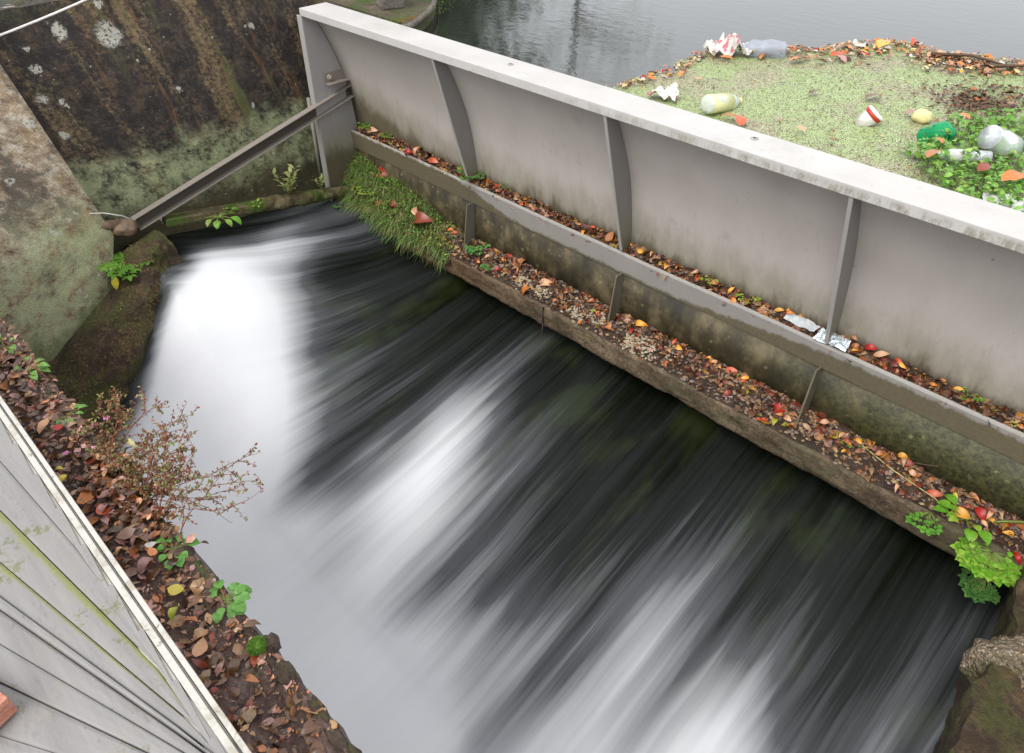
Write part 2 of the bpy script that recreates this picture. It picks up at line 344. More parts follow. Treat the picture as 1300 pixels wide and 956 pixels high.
# white water: foam density in Col.r, streak coordinates in UV
t=NT('rushing_water');uv=t.uv();u3=t.map(uv,(1,1,1))
wob=t.mix(.07,u3,t.noise(t.map(u3,(1.3,.8,1)),1.2,2,.5,col=True),'ADD')
fo=t.sep(t.attr())[0]
s1=t.noise(t.map(wob,(46,.55,1)),1,3,.6);s2=t.noise(t.map(wob,(15,.42,1),(5,2,0)),1,3,.55);s3=t.noise(t.map(wob,(5,.45,1),(8,3,0)),1,3,.5)
sf=t.noise(t.map(wob,(110,.8,1),(1,7,0)),1,2,.5)
soft=t.st(fo,.95,.25)
lowf=t.math('ADD',t.math('MULTIPLY',t.st(fo,.40,.12),.75),.25)
k=t.math('ADD',t.math('MULTIPLY',t.math('MULTIPLY',t.math('SUBTRACT',s1,.5),.34),lowf),t.math('MULTIPLY',t.math('SUBTRACT',s2,.5),.36))
k=t.math('ADD',k,t.math('MULTIPLY',t.math('SUBTRACT',s3,.5),.62));k=t.math('ADD',k,t.math('MULTIPLY',t.math('MULTIPLY',t.math('SUBTRACT',sf,.5),.18),lowf))
k=t.math('MULTIPLY',k,t.math('ADD',t.math('MULTIPLY',soft,.8),.2))
amp=t.st(fo,-.01,.22);k=t.math('MULTIPLY',k,t.math('ADD',t.math('MULTIPLY',amp,.6),.4))
ff=t.math('ADD',fo,k,True)
green=t.mix(t.noise(t.map(wob,(4,.7,1),(2,2,2)),1,3),(.001,.002,.0006),(.006,.008,.004))
green=t.mix(t.math('MULTIPLY',t.st(t.noise(t.map(wob,(3,1.2,1),(6,2,2)),1,4,.6),.50,.68),.8),green,(.016,.022,.006))
col=t.ramp(ff,[(0,(0,0,0)),(.18,(.014,.015,.017)),(.36,(.075,.078,.088)),(.58,(.36,.37,.39)),(.74,(.64,.65,.67)),(.95,(.80,.81,.83))])
col=t.mix(1.0,green,col,'ADD')
t.set(Base_Color=col,Roughness=t.ramp(ff,[(0,.22),(.4,.5),(1,.85)]));t.b.inputs['Specular IOR Level'].default_value=.13;t.b.inputs['IOR'].default_value=1.33
t.bump(s2,.12,.012);M['rushing_water']=t.m
# decking
t=NT('deck_slat');p=t.obj();a=t.sep(t.attr())[0]
n=t.noise(t.map(p,(2,30,10),(0,0,0),(0,0,-.2)),1,5,.65);n2=t.noise(p,9,5,.7);f=t.noise(p,130,3,.7)
b=t.mix(n,(.15,.143,.137),(.29,.278,.268));b=t.mix(t.math('MULTIPLY',t.st(t.noise(t.map(p,(4,14,10),(0,0,0),(0,0,-.2)),1,7,.8),.55,.68),.55),b,(.11,.095,.07));ms2=t.math('MULTIPLY',t.st(t.noise(p,5.5,5,.7),.56,.64),t.st(t.noise(p,70,3,.7),.48,.56));b=t.mix(t.math('MULTIPLY',ms2,.8),b,(.11,.12,.03));b=t.mix(t.math('MULTIPLY',t.st(n2,.5,.7),.3),b,(.27,.24,.19))
gm=t.math('MULTIPLY',t.st(t.math('ADD',t.math('ADD',a,t.math('MULTIPLY',n2,.7)),t.math('MULTIPLY',f,.25)),.92,1.2),.85)
b=t.mix(gm,b,t.mix(f,(.09,.10,.02),(.27,.28,.08)))
b=t.mix(t.math('MULTIPLY',t.st(t.noise(p,45,4,.7),.66,.72),.6),b,(.12,.10,.07))
t.set(Base_Color=b,Roughness=.6);t.bump(t.math('ADD',n,f),.3,.004);M['deck_slat']=t.m
t=NT('white_rail');p=t.obj();n=t.noise(p,16,5,.7)
b=t.mix(t.math('MULTIPLY',t.st(n,.48,.68),.55),(.46,.445,.40),(.22,.18,.11));b=t.mix(t.math('MULTIPLY',t.st(t.noise(p,45,3,.7),.62,.7),.7),b,(.14,.11,.06))
t.set(Base_Color=b,Roughness=.4);t.bump(n,.15,.003);M['white_rail']=t.m
t=NT('brick');p=t.obj();n=t.noise(p,60,5,.75);t.set(Base_Color=t.ramp(n,[(.3,(.22,.08,.05)),(.5,(.42,.17,.11)),(.7,(.55,.32,.24))]),Roughness=.8);t.bump(n,.6,.006);M['brick']=t.m
m_plain('mat_bark',(.09,.07,.05));m_plain('twig',(.10,.065,.04),.7);m_plain('stem_green',(.16,.22,.05),.5);m_plain('stem_red',(.20,.07,.04),.5);m_plain('straw',(.42,.36,.14),.5)
m_plain('wire',(.55,.53,.48),.35,spec=.6);m_plain('rope',(.72,.68,.64),.5);m_plain('bolt',(.42,.38,.32),.35,spec=.6);m_plain('hole_dark',(.03,.025,.02),.6)
m_plain('rust_iron',(.17,.12,.08),.7,.4);m_plain('pole_grey',(.26,.24,.2),.6)
def m_plastic(name,c,trans,rough=.12,alpha=1.):
    t=NT(name);t.set(Base_Color=c,Roughness=rough);t.b.inputs['Transmission Weight'].default_value=trans;t.b.inputs['IOR'].default_value=1.25
    n=t.noise(t.obj(),70,3);t.bump(n,.3,.006);t.b.inputs['Alpha'].default_value=alpha;M[name]=t.m
m_plastic('clear_plastic',(.85,.9,.92),.55,.15);m_plastic('green_plastic',(.02,.42,.16),.45,.15);m_plastic('blue_plastic',(.50,.54,.62),.5,.2)
m_plastic('white_plastic',(.52,.52,.51),0,.35);m_plastic('red_print',(.55,.04,.04),0,.3);m_plastic('yellow_plastic',(.62,.56,.27),0,.3);m_plastic('pale_liquid',(.72,.72,.38),.1,.3)
t=NT('foil');p=t.obj();n=t.noise(p,55,4,.6);t.set(Base_Color=t.ramp(n,[(.35,(.32,.40,.46)),(.5,(.75,.8,.82)),(.65,(.5,.62,.66))]),Roughness=.25,Metallic=.65);t.bump(n,.9,.01);M['foil']=t.m
t=NT('packet_print');p=t.obj();n=t.noise(p,16,2,.5);t.set(Base_Color=t.ramp(n,[(.50,(.60,.57,.53)),(.57,(.52,.50,.47)),(.60,(.45,.10,.12)),(.70,(.48,.16,.18))]),Roughness=.35);t.bump(t.noise(p,60,3),.6,.008);M['packet_print']=t.m
t=NT('lid_white');t.set(Base_Color=(.82,.81,.78),Roughness=.5);M['lid_white']=t.m
m_plain('red_wax',(.5,.04,.03),.4);m_plain('pink_petal',(.62,.20,.42),.5)
m_plain('moss_ball',(.075,.16,.015),.8,.5,90,.8)
FOAM_PTS=[(-4.45, 1.43, 0.75), (-4.45, 1.64, 0.6), (-4.63, 2.03, 0.45), (-4.56, 2.37, 0.35), (-4.38, 2.51, 0.2), (-4.3, 2.01, 0.6), (-4.21, 2.19, 0.15), (-4.26, 1.19, 0.85), (-4.14, 1.39, 1), (-4.06, 1.65, 1), (-4.01, 1.78, 0.8), (-3.95, 1.92, 0.25), (-4.03, 2.31, 0.08), (-3.82, 2.07, 0.2), (-3.77, 2.44, 0.08), (-3.6, 2.73, 0.08), (-4.16, 0.91, 0.8), (-3.99, 1.12, 1), (-3.8, 1.44, 1), (-3.72, 1.67, 0.6), (-3.64, 1.8, 0.25), (-3.65, 2.13, 0.25), (-3.52, 2.37, 0.1), (-3.51, 1.88, 0.2), (-3.37, 2.11, 0.15), (-3.17, 2.5, 0.08), (-3.19, 2.81, 0.03), (-2.86, 2.78, 0.03), (-4.07, 0.71, 0.7), (-3.84, 0.87, 1), (-3.6, 1.16, 1), (-3.48, 1.31, 0.8), (-3.39, 1.48, 0.4), (-3.29, 1.72, 0.35), (-3.18, 1.89, 0.2), (-3.06, 2.12, 0.12), (-2.8, 2.44, 0.25), (-2.65, 2.58, 0.55), (-2.63, 2.41, 0.6), (-2.55, 2.76, 0.08), (-2.38, 2.72, 0.12), (-2.71, 2.08, 0.7), (-2.92, 2.0, 0.2), (-3.5, 0.79, 0.95), (-3.2, 0.99, 0.8), (-3.09, 1.27, 0.35), (-3.06, 1.42, 0.25), (-2.99, 1.61, 0.4), (-2.87, 1.83, 0.55), (-2.5, 1.9, 0.7), (-2.38, 2.17, 0.4), (-2.3, 2.36, 0.25), (-2.14, 2.47, 0.1), (-2.88, 0.95, 0.7), (-2.68, 1.1, 0.6), (-2.57, 1.3, 0.6), (-2.54, 1.56, 0.75), (-2.31, 1.61, 0.75), (-2.16, 1.84, 0.35), (-2.04, 2.04, 0.3), (-1.93, 2.24, 0.15), (-1.84, 2.55, 0.1), (-1.83, 2.81, 0.03), (-2.64, 0.69, 0.85), (-2.39, 0.89, 0.75), (-2.25, 1.1, 0.8), (-2.1, 1.32, 0.6), (-1.97, 1.42, 0.3), (-1.89, 1.58, 0.35), (-1.75, 1.8, 0.3), (-1.6, 2.13, 0.15), (-1.51, 2.42, 0.1), (-1.46, 2.69, 0.04), (-1.23, 2.73, 0.04), (-2.15, 0.72, 0.9), (-1.92, 0.96, 0.9), (-1.73, 1.16, 0.7), (-1.51, 1.33, 0.7), (-1.35, 1.5, 0.4), (-1.61, 1.54, 0.3), (-1.33, 1.71, 0.3), (-1.31, 1.92, 0.25), (-1.23, 2.19, 0.15), (-0.98, 2.37, 0.4), (-0.96, 2.09, 0.55), (-0.96, 1.85, 0.65), (-0.99, 1.65, 0.7), (-0.96, 2.54, 0.35), (-0.97, 2.7, 0.06), (-1.16, 1.52, 0.35), (-1.2, 1.45, 0.5), (-0.71, 1.88, 0.4), (-0.8, 2.12, 0.2), (-0.71, 2.38, 0.15), (-0.68, 2.6, 0.1), (-0.86, 2.88, 0.03), (-0.42, 2.5, 0.15), (-0.45, 2.22, 0.2), (-0.48, 2.01, 0.6), (-0.68, 1.83, 0.7), (-0.4, 2.81, 0.08), (-0.37, 3.13, 0.02), (-0.13, 2.64, 0.12), (-0.14, 2.33, 0.15), (0.06, 2.62, 0.15), (0.15, 2.57, 0.3), (0.1, 2.91, 0.08), (-0.06, 2.87, 0.08), (-1.58, 0.78, 0.95), (-1.02, 1.25, 0.8), (-0.49, 1.69, 0.8), (-0.01, 2.09, 0.4), (0.21, 2.3, 0.4)]
LEAVES=[
('ledge', [-2.891, 3.002, -1.163], 0.122, [0.158, 0.759, 0.632], 'orangebrown', 0.42, 'large curled orange brown leaf standing on the ledge litter nearest the second strut'),
('ledge', [-2.646, 2.962, -1.196], 0.144, [0.909, 0.32, 0.267], 'peach', 0.42, 'pale peach oval leaf lying on the concrete ledge beside the white grit'),
('ledge', [-2.745, 2.895, -1.252], 0.111, [0.459, 0.682, 0.569], 'orange', 0.42, 'bright orange leaf with a yellow tip on the outer side of the ledge'),
('ledge', [-3.007, 2.996, -1.168], 0.11, [1.0, 0.024, 0.02], 'red', 0.42, 'small scarlet leaf on the ledge just left of the large curled leaf'),
('ledge', [-2.883, 2.921, -1.231], 0.113, [0.999, 0.033, 0.027], 'redbrown', 0.42, 'red brown leaf half buried above the white grit on the ledge'),
('grass', [-3.777, 2.914, -1.193], 0.2, [0.909, 0.267, 0.32], 'redbrown', 0.42, 'long rolled reddish leaf lying across the grass tuft'),
('grass', [-4.349, 3.023, -1.063], 0.171, [0.997, 0.049, 0.058], 'red', 0.42, 'dark red leaf caught high in the grass under the gutter'),
('grass', [-4.331, 2.839, -1.283], 0.138, [0.914, 0.259, 0.311], 'peach', 0.42, 'pinkish leaf resting low in the green grass by the spill'),
('grass', [-4.237, 2.894, -1.217], 0.14, [0.886, 0.297, 0.357], 'orangebrown', 0.42, 'tan leaf in the grass beside the pinkish one'),
('grass', [-4.081, 2.914, -1.193], 0.141, [0.94, 0.219, 0.263], 'redbrown', 0.42, 'russet leaf in the middle of the grass tuft'),
('grass', [-3.866, 2.941, -1.161], 0.108, [0.827, -0.36, -0.432], 'peach', 0.42, 'upright pale orange leaf at the edge of the grass'),
('grass', [-4.712, 2.807, -1.322], 0.101, [-0.382, 0.592, 0.71], 'orange', 0.42, 'orange leaf standing upright at the left rim of the grass'),
('ledge', [-1.349, 2.997, -1.167], 0.1, [0.964, 0.204, 0.17], 'orangered', 0.42, 'glossy orange red leaf on the ledge with pointed tip'),
('ledge', [-1.347, 2.941, -1.214], 0.07, [0.765, -0.495, -0.412], 'redbrown', 0.42, 'narrow dark red leaf just below the glossy orange red one'),
('ledge', [-1.085, 2.962, -1.197], 0.085, [0.936, 0.27, 0.225], 'red', 0.42, 'upper of two scarlet leaves beside the third strut'),
('ledge', [-1.028, 2.95, -1.207], 0.114, [0.851, 0.403, 0.336], 'red', 0.42, 'longer lower scarlet leaf beside the third strut'),
('ledge', [-1.136, 2.911, -1.24], 0.083, [-0.435, 0.692, 0.577], 'redbrown', 0.42, 'maroon leaf hanging over the outer side of the ledge litter'),
('ledge', [-1.925, 2.96, -1.199], 0.13, [0.999, -0.029, -0.024], 'redbrown', 0.42, 'crumpled dark red leaf on the ledge right of the second strut'),
('ledge', [-2.103, 2.92, -1.231], 0.114, [0.999, 0.036, 0.03], 'orangebrown', 0.42, 'copper leaf at the foot of the second strut'),
('ledge', [-1.945, 2.997, -1.167], 0.106, [0.95, 0.24, 0.2], 'yelloworange', 0.42, 'amber leaf above the crumpled dark red one'),
('ledge', [-2.29, 2.879, -1.266], 0.062, [0.898, 0.338, 0.282], 'orange', 0.42, 'tiny orange leaf alone on the outer concrete edge'),
('ledge', [-0.262, 2.941, -1.214], 0.086, [0.934, 0.274, 0.228], 'orangered', 0.42, 'coral red leaf lying flat beside a long straw stem'),
('ledge', [-0.138, 2.917, -1.234], 0.099, [0.992, 0.097, 0.081], 'yelloworange', 0.42, 'large golden orange leaf near the broad leaved weed'),
('ledge', [-0.077, 2.951, -1.206], 0.081, [0.806, -0.455, -0.379], 'red', 0.42, 'long crimson leaf right of the large golden one'),
('ledge', [-0.026, 2.946, -1.21], 0.052, [0.968, -0.194, -0.162], 'yelloworange', 0.42, 'bright amber leaf beside the crimson leaf'),
('ledge', [0.115, 2.88, -1.265], 0.067, [0.685, -0.559, -0.466], 'red', 0.42, 'dark crimson leaf on the mossy end of the ledge'),
('ledge', [-0.45, 3.005, -1.161], 0.058, [0.954, 0.229, 0.191], 'yelloworange', 0.42, 'mustard leaf against the dark plate near the straw stem'),
('gutter', [-2.239, 3.027, -0.718], 0.079, [0.254, 0.633, 0.731], 'orangebrown', 0.8, 'big crinkled orange brown leaf in the gutter below the middle rib'),
('gutter', [-3.941, 3.028, -0.717], 0.086, [0.095, 0.652, 0.752], 'peach', 0.42, 'peach leaf standing against the gutter lip near the left rib'),
('gutter', [-4.001, 3.003, -0.745], 0.096, [0.865, 0.328, 0.379], 'red', 0.42, 'bright red leaf beside the standing peach leaf in the gutter'),
('gutter', [-4.456, 3.03, -0.715], 0.13, [0.959, 0.186, 0.214], 'peach', 0.42, 'pale orange leaf among cress at the left end of the gutter'),
('gutter', [-3.754, 3.016, -0.731], 0.111, [0.994, 0.074, 0.086], 'orangered', 0.42, 'orange red leaf in the gutter left of the first inner rib'),
('gutter', [-1.46, 3.028, -0.717], 0.05, [0.396, 0.601, 0.694], 'yelloworange', 0.42, 'orange leaf leaning up beside small weeds in the gutter'),
('gutter', [-1.195, 3.03, -0.714], 0.056, [0.91, 0.271, 0.313], 'yelloworange', 0.42, 'left one of two golden leaves beside the clear plastic'),
('gutter', [-1.143, 3.037, -0.706], 0.052, [0.97, 0.159, 0.183], 'orange', 0.42, 'right one of two golden leaves beside the clear plastic'),
('gutter', [-0.747, 3.038, -0.706], 0.065, [0.955, 0.193, 0.223], 'red', 0.42, 'dark crimson leaf in the gutter right of the silver foil'),
('gutter', [-0.696, 3.033, -0.711], 0.077, [0.849, 0.346, 0.4], 'peach', 0.42, 'pale pink strip of leaf just below the crimson one'),
('gutter', [-0.598, 3.029, -0.716], 0.046, [0.957, -0.19, -0.219], 'yelloworange', 0.42, 'amber leaf in the gutter with a folded corner'),
('gutter', [-0.831, 3.046, -0.697], 0.046, [0.931, -0.238, -0.275], 'orangebrown', 0.42, 'copper leaf at the tip of the silver foil'),
('gutter', [-0.455, 3.015, -0.731], 0.042, [0.997, 0.053, 0.061], 'orange', 0.42, 'orange leaf near the right end of the gutter litter'),
('gutter', [-0.363, 3.032, -0.712], 0.046, [0.961, 0.181, 0.209], 'yelloworange', 0.42, 'golden leaf beside a green seedling near the right end of the gutter'),
('raft', [-1.996, 4.378, 0.012], 0.144, [0.41, 0.912, 0.0], 'orange', 0.42, 'orange leaf afloat at the edge of the duckweed, left of two alike'),
('raft', [-1.865, 4.629, 0.012], 0.13, [0.599, 0.801, 0.0], 'orangered', 0.42, 'red orange leaf afloat at the edge of the duckweed, right of two alike'),
('raft', [-2.311, 4.115, 0.012], 0.105, [0.982, 0.191, 0.0], 'orange', 0.42, 'orange leaf heaped below the white and red packet'),
('raft', [-1.791, 3.314, 0.012], 0.103, [0.982, 0.19, 0.0], 'orangebrown', 0.42, 'rusty leaf pressed against the floating clear bottle'),
('raft', [-1.727, 3.305, 0.012], 0.145, [-0.438, 0.899, 0.0], 'orangered', 0.42, 'upright orange leaf beside the rusty leaf at the plate edge'),
('raft', [-1.472, 4.741, 0.012], 0.059, [0.99, 0.142, 0.0], 'red', 0.42, 'wine red leaf floating in the outer debris'),
('raft', [-0.919, 3.897, 0.012], 0.088, [0.83, -0.557, 0.0], 'orange', 0.42, 'orange leaf afloat just above the green bottle'),
('raft', [-0.91, 4.027, 0.012], 0.146, [0.019, 1.0, 0.0], 'redbrown', 0.42, 'rust brown leaf touching the top edge of the watercress'),
('raft', [-0.892, 3.523, 0.012], 0.077, [0.634, -0.773, 0.0], 'orange', 0.42, 'small orange leaf below the green bottle'),
('raft', [-0.855, 3.367, 0.012], 0.132, [0.089, 0.996, 0.0], 'orangebrown', 0.42, 'curved rusty leaf at the left edge of the watercress'),
('raft', [-0.541, 3.353, 0.012], 0.165, [0.362, 0.932, 0.0], 'orange', 0.42, 'very large bright orange leaf on the watercress by the steel top'),
('raft', [-0.66, 3.366, 0.012], 0.108, [0.185, 0.983, 0.0], 'redbrown', 0.42, 'red brown leaf half hidden in the watercress'),
('raft', [-0.612, 3.518, 0.012], 0.058, [0.981, 0.194, 0.0], 'orangebrown', 0.42, 'tan orange leaf on the watercress below the clear cup'),
('raft', [-1.3, 3.383, 0.012], 0.058, [0.998, 0.057, 0.0], 'redbrown', 0.42, 'reddish leaf on the duckweed near the steel top'),
('raft', [-1.028, 3.498, 0.012], 0.066, [0.984, -0.176, 0.0], 'brown', 0.42, 'brown curled leaf on the duckweed left of the green bottle'),
('raft', [-1.772, 5.03, 0.012], 0.2, [-0.141, 0.99, 0.0], 'yelloworange', 0.42, 'golden leaf standing up out of the outer debris'),
('raft', [-1.172, 3.987, 0.012], 0.087, [0.553, 0.833, 0.0], 'pink', 0.42, 'pink faded leaf on the duckweed beside the pale yellow cup'),
('raft', [-1.41, 4.082, 0.012], 0.131, [0.333, 0.943, 0.0], 'brown', 0.42, 'long brown pod like leaf on the open duckweed'),
('raft', [-1.662, 3.921, 0.012], 0.092, [0.127, 0.992, 0.0], 'brown', 0.42, 'short brown leaf alone in the open duckweed'),
('raft', [-1.463, 3.408, 0.012], 0.083, [0.904, -0.428, 0.0], 'peach', 0.42, 'peach leaf floating near the middle of the steel top'),
('strip', [-2.068, 0.339, -0.335], 0.074, [0.788, 0.616, 0.0], 'paleyellow', 0.42, 'pale yellow oval leaf caught in the dry herb'),
('strip', [-1.462, 0.208, -0.335], 0.052, [0.776, 0.631, 0.0], 'yellow', 0.7, 'round bright yellow leaf on the wet soil strip'),
('strip', [-1.399, 0.175, -0.335], 0.049, [-0.657, 0.754, 0.0], 'yellowgreen', 0.42, 'narrow yellow green leaf below the round yellow one'),
('strip', [-1.594, 0.188, -0.335], 0.069, [-0.406, 0.914, 0.0], 'pink', 0.38, 'long dusty pink oval leaf on the wet soil strip'),
('strip', [-2.126, 0.149, -0.335], 0.035, [0.509, 0.861, -0.0], 'yellow', 0.42, 'upper of two small yellow leaves near the white rail'),
('strip', [-2.08, 0.145, -0.335], 0.04, [-0.581, 0.814, -0.0], 'yellow', 0.42, 'lower of two small yellow leaves near the white rail'),
('strip', [-1.957, 0.166, -0.335], 0.081, [-0.884, 0.468, -0.0], 'orange', 0.6, 'orange and tan leaf beside the white rail'),
('strip', [-1.869, 0.181, -0.335], 0.061, [0.998, -0.064, 0.0], 'orangered', 0.6, 'rusty red leaf lying near the orange and tan one'),
('strip', [-1.905, 0.238, -0.335], 0.063, [0.997, -0.079, 0.0], 'orangered', 0.5, 'curled coral leaf under the dry herb'),
('strip', [-1.69, 0.155, -0.335], 0.036, [-0.373, 0.928, 0.0], 'peach', 0.42, 'pale shrivelled leaf close to the white rail'),
('strip', [-1.718, 0.223, -0.335], 0.078, [0.989, 0.146, -0.0], 'pink', 0.6, 'mauve brown leaf pressed flat on the soil'),
('strip', [-1.65, 0.224, -0.335], 0.037, [0.535, 0.845, 0.0], 'white', 0.6, 'bleached whitish leaf fragment on the soil strip'),
('strip', [-2.367, 0.191, -0.335], 0.086, [-0.633, 0.774, 0.0], 'peach', 0.42, 'long buff leaf at the top end of the soil strip'),
('strip', [-2.324, 0.218, -0.335], 0.042, [0.713, 0.701, 0.0], 'red', 0.7, 'brick red leaf beside the long buff leaf'),
('strip', [-1.262, 0.174, -0.335], 0.059, [-0.695, 0.719, 0.0], 'peach', 0.5, 'frayed tan leaf near the lower end of the rail')]
# ================================================================= water height
def hw(x,y):
    A=float(np.interp(y,[-.5,.3,.6,1.3,2.0,2.6,3.0],[.3,.4,.58,.93,.62,.42,.35]))
    return -1.6-.3*(2.86-max(y,1.0))-.12*(1.0-min(y,1.0))+A*(math.exp(-((x+4.5)/.7)**2) if x>-4.5 else 1)
FOAM=FOAM_PTS+[(-2.7,2.74,.05),(-2.6,2.72,.05),(-2.8,2.68,.08),(-2.5,2.66,.15),(-3.0,2.7,.05),(-2.2,2.7,.05),(-3.4,2.65,.07),(-.7,2.5,.1),(-1.3,2.4,.1),(-1.0,2.55,.12),(-.85,1.95,.3),(-.6,2.1,.12),(-.3,2.1,.2),(-1.15,1.75,.2),(-1.5,1.9,.15),(-1.7,2.2,.08),(-4.85,1.5,.05),(-4.8,1.85,.05),(-4.75,2.15,.05),(-4.75,1.25,.1),(-5.1,2.5,.05),(-5.1,1.5,.05),(-3.3,.5,1),(-3.1,.7,1),(-3.3,.9,1),(-2.9,.7,.95),(-3.0,.95,.9),(-3.7,.6,1),(-2.5,.6,1),(-2.75,.85,.95),(-2.9,1.0,.9),(-3.35,1.25,.85),(-2.3,.5,1),(-2.0,.6,1),(-3.9,1.6,.9),(-3.75,1.45,.95),(-3.6,1.25,1),(-3.45,1.15,.95),(-2.5,.3,1),(-1.6,.3,1),(-.6,.8,.85),(.3,1.5,.5),(.9,2.4,.4),(1,3,.1),(-2,3.1,.0),(-1,3.15,0),(-3,3.05,0),(-3.8,3.0,.02),(0,3.2,0),(-4.3,.3,.5),(-4.62,1.35,.3),(-4.5,1.12,.4),(-4.38,.9,.35),(-4.3,.65,.3),(-4.1,1.0,.9),(-4.0,.8,.9),(-4.2,1.3,.95),(-4.0,1.5,1),(-3.8,1.2,1),(-3.7,1.0,1),(-4.3,1.5,.85),(-4.5,2.25,.55),(-4.42,2.5,.42),(-4.36,2.7,.30),(-4.3,2.05,.7),(-4.62,2.6,.2)]
FA=np.array(FOAM)
def foam(x,y):
    kx=.12*(x+2.2) if x<-2.2 else 0
    w=np.exp(-(((FA[:,0]-x)-kx*(FA[:,1]-y))/.12)**2*.5-((FA[:,1]-y)/.20)**2*.5)+1e-5*np.exp(-((FA[:,0]-x)**2+(FA[:,1]-y)**2))+1e-12
    v=float((w*FA[:,2]).sum()/w.sum())
    if y<1.7: xo=float(np.interp(y,[0,.3,.6,.95,1.24,1.5,1.7],[-3.85,-3.93,-4.03,-4.19,-4.34,-4.47,-4.6]));v*=1-(.62*(1-smooth(-.04,.15,x-xo)))*smooth(1.7,1.45,y)
    return v
mb=MB();nx,ny=260,150
def wfn(a,b):
    x=-5.3+6.9*a;y=3.34-3.3*b
    kx=.12*(x+2.2) if x<-2.2 else 0
    u=x-kx*(2.9-y)
    z=hw(x,y)+.020*nz(u*3.2,y*.7,3)+.008*nz(u*9,y*.9,7)+.05*smooth(.9,.2,y)*nz(x*2,y*2,5)
    return (x,y,z),(u,-y*1.05)
mb.grid(wfn,nx,ny,col=lambda p:(foam(p[0],p[1]),0,0),flip=True)
tag(mb.build('rushing_water',M['rushing_water']),kind='structure')
# stream bed under everything
mb=MB();mb.box((-9,-6,-3.2),(6,3.3,-3.0));tag(mb.build('stream_bed',M['dark_concrete']),kind='structure')

# ================================================================= gate
G=empty('sluice_gate',(-2,2.8,-1.15),'long grey steel sluice gate with pale flat top, leaning ribs and a litter filled gutter','sluice gate')
X0,X1=-4.687,1.25
def gy(z):  # skin profile y(z): bowed plate
    return float(np.interp(z,[-1.0,-.66,-.45,-.27,-.1,.045,.1],[3.075,3.052,3.024,2.985,2.918,2.852,2.815]))
zs=[.10,.045,-.03,-.1,-.18,-.27,-.36,-.45,-.56,-.66,-.8]
def gys(z):
    return (gy(z-.05)+gy(z)+gy(z+.05))/3 if z<.05 else gy(z)
mb=MB();prof=[(gys(z),z) for z in zs]+[(gys(z)+.012,z) for z in zs[::-1]]
mb.prism(prof[::-1],X0+.008,X1,40)
put(mb.build('skin_plate',M['gate_steel']),G)
mb=MB()
# top: flat flange with a folded lip at the front and a short one behind
mb.prism([(2.733,.102),(2.741,.102),(2.741,.142),(2.939,.142),(2.939,.09),(2.947,.09),(2.947,.15),(2.733,.15)],X0-.006,X1,1)
put(mb.build('top_flange',M['gate_top'],bevel=.0035,shade=False),G)
def plate_x(mb,prof,x,th): mb.prism(prof,x-th/2,x+th/2,1)
mb=MB();plate_x(mb,[(2.735,.10),(2.735,-1.30),(3.075,-1.30),(3.10,-.95)]+[(gys(z)-.004,z) for z in zs[::-1]],X0,.012)
put(mb.build('end_plate',M['end_steel'],shade=False),G)
mb=MB();mb.box((X0-.05,2.733,-1.30),(X0+.0065,2.745,.10));put(mb.build('seal_flange',M['edge_steel'],bevel=.002,shade=False),G)
for rx in(-3.362,-2.119,-.922,.30):
    zz=[.10,.0,-.12,-.25,-.38,-.5,-.62,-.72]
    mb=MB();plate_x(mb,[(2.745,.10)]+[(2.745+(.10-z)*.2817,z) for z in(.02,-.2,-.4,-.6,-.72)]+[(gys(z)-.003,z) for z in zz[::-1]],rx,.012)
    r=put(mb.build('rib',M['rib_steel'],shade=False),G)
    mb=MB()
    mb.hexa([(rx-.0085,2.738,.10),(rx+.0085,2.738,.10),(rx+.0085,2.7448,.10),(rx-.0085,2.7448,.10),(rx-.0085,2.738+.231,-.72),(rx+.0085,2.738+.231,-.72),(rx+.0085,2.7448+.231,-.72),(rx-.0085,2.7448+.231,-.72)][4:]+[(rx-.0085,2.738,.10),(rx+.0085,2.738,.10),(rx+.0085,2.7448,.10),(rx-.0085,2.7448,.10)])
    e=mb.build('edge_bar',M['edge_steel'],shade=False,bevel=.001);e.parent=r
mb=MB() # gutter: front lip, thin rolled edge, floor
mb.prism([(2.985,-.755),(2.990,-.742),(2.999,-.742),(3.004,-.752),(3.022,-.885),(3.06,-.90),(3.075,-.80),(3.083,-.80),(3.066,-.91),(3.012,-.895)][::-1],X0+.007,X1,60)
for i,v in enumerate(mb.v): mb.v[i]=(v[0],v[1]+.006*nz(v[0]*1.7,1),v[2]+.006*nz(v[0]*1.3,5))
put(mb.build('gutter',M['gutter_steel'],shade=False,bevel=.002),G)
mb=MB() # stain-covered apron plate behind the struts
mb.prism([(3.016,-.893),(3.004,-1.24),(3.016,-1.24),(3.028,-.893)],X0+.02,X1,20)
put(mb.build('apron_plate',M['slime_plate']),G)
for rx in(-4.15,-3.362,-2.119,-.922,.30):
    if rx<-4: continue
    mb=MB();mb.prism([(2.957,-.880),(2.908,-1.215),(3.003,-1.22),(3.014,-.90),(3.008,-.880)],rx-.004,rx+.004,1)
    s_=put(mb.build('strut',M['strut_steel'],shade=False),G)
    mb=MB();mb.hexa([(rx-.0045,2.903,-1.215),(rx+.0045,2.903,-1.215),(rx+.0045,2.909,-1.215),(rx-.0045,2.909,-1.215),(rx-.0045,2.951,-.88),(rx+.0045,2.951,-.88),(rx+.0045,2.956,-.88),(rx-.0045,2.956,-.88)])
    e=mb.build('edge_bar',M['gutter_steel'],shade=False);e.parent=s_
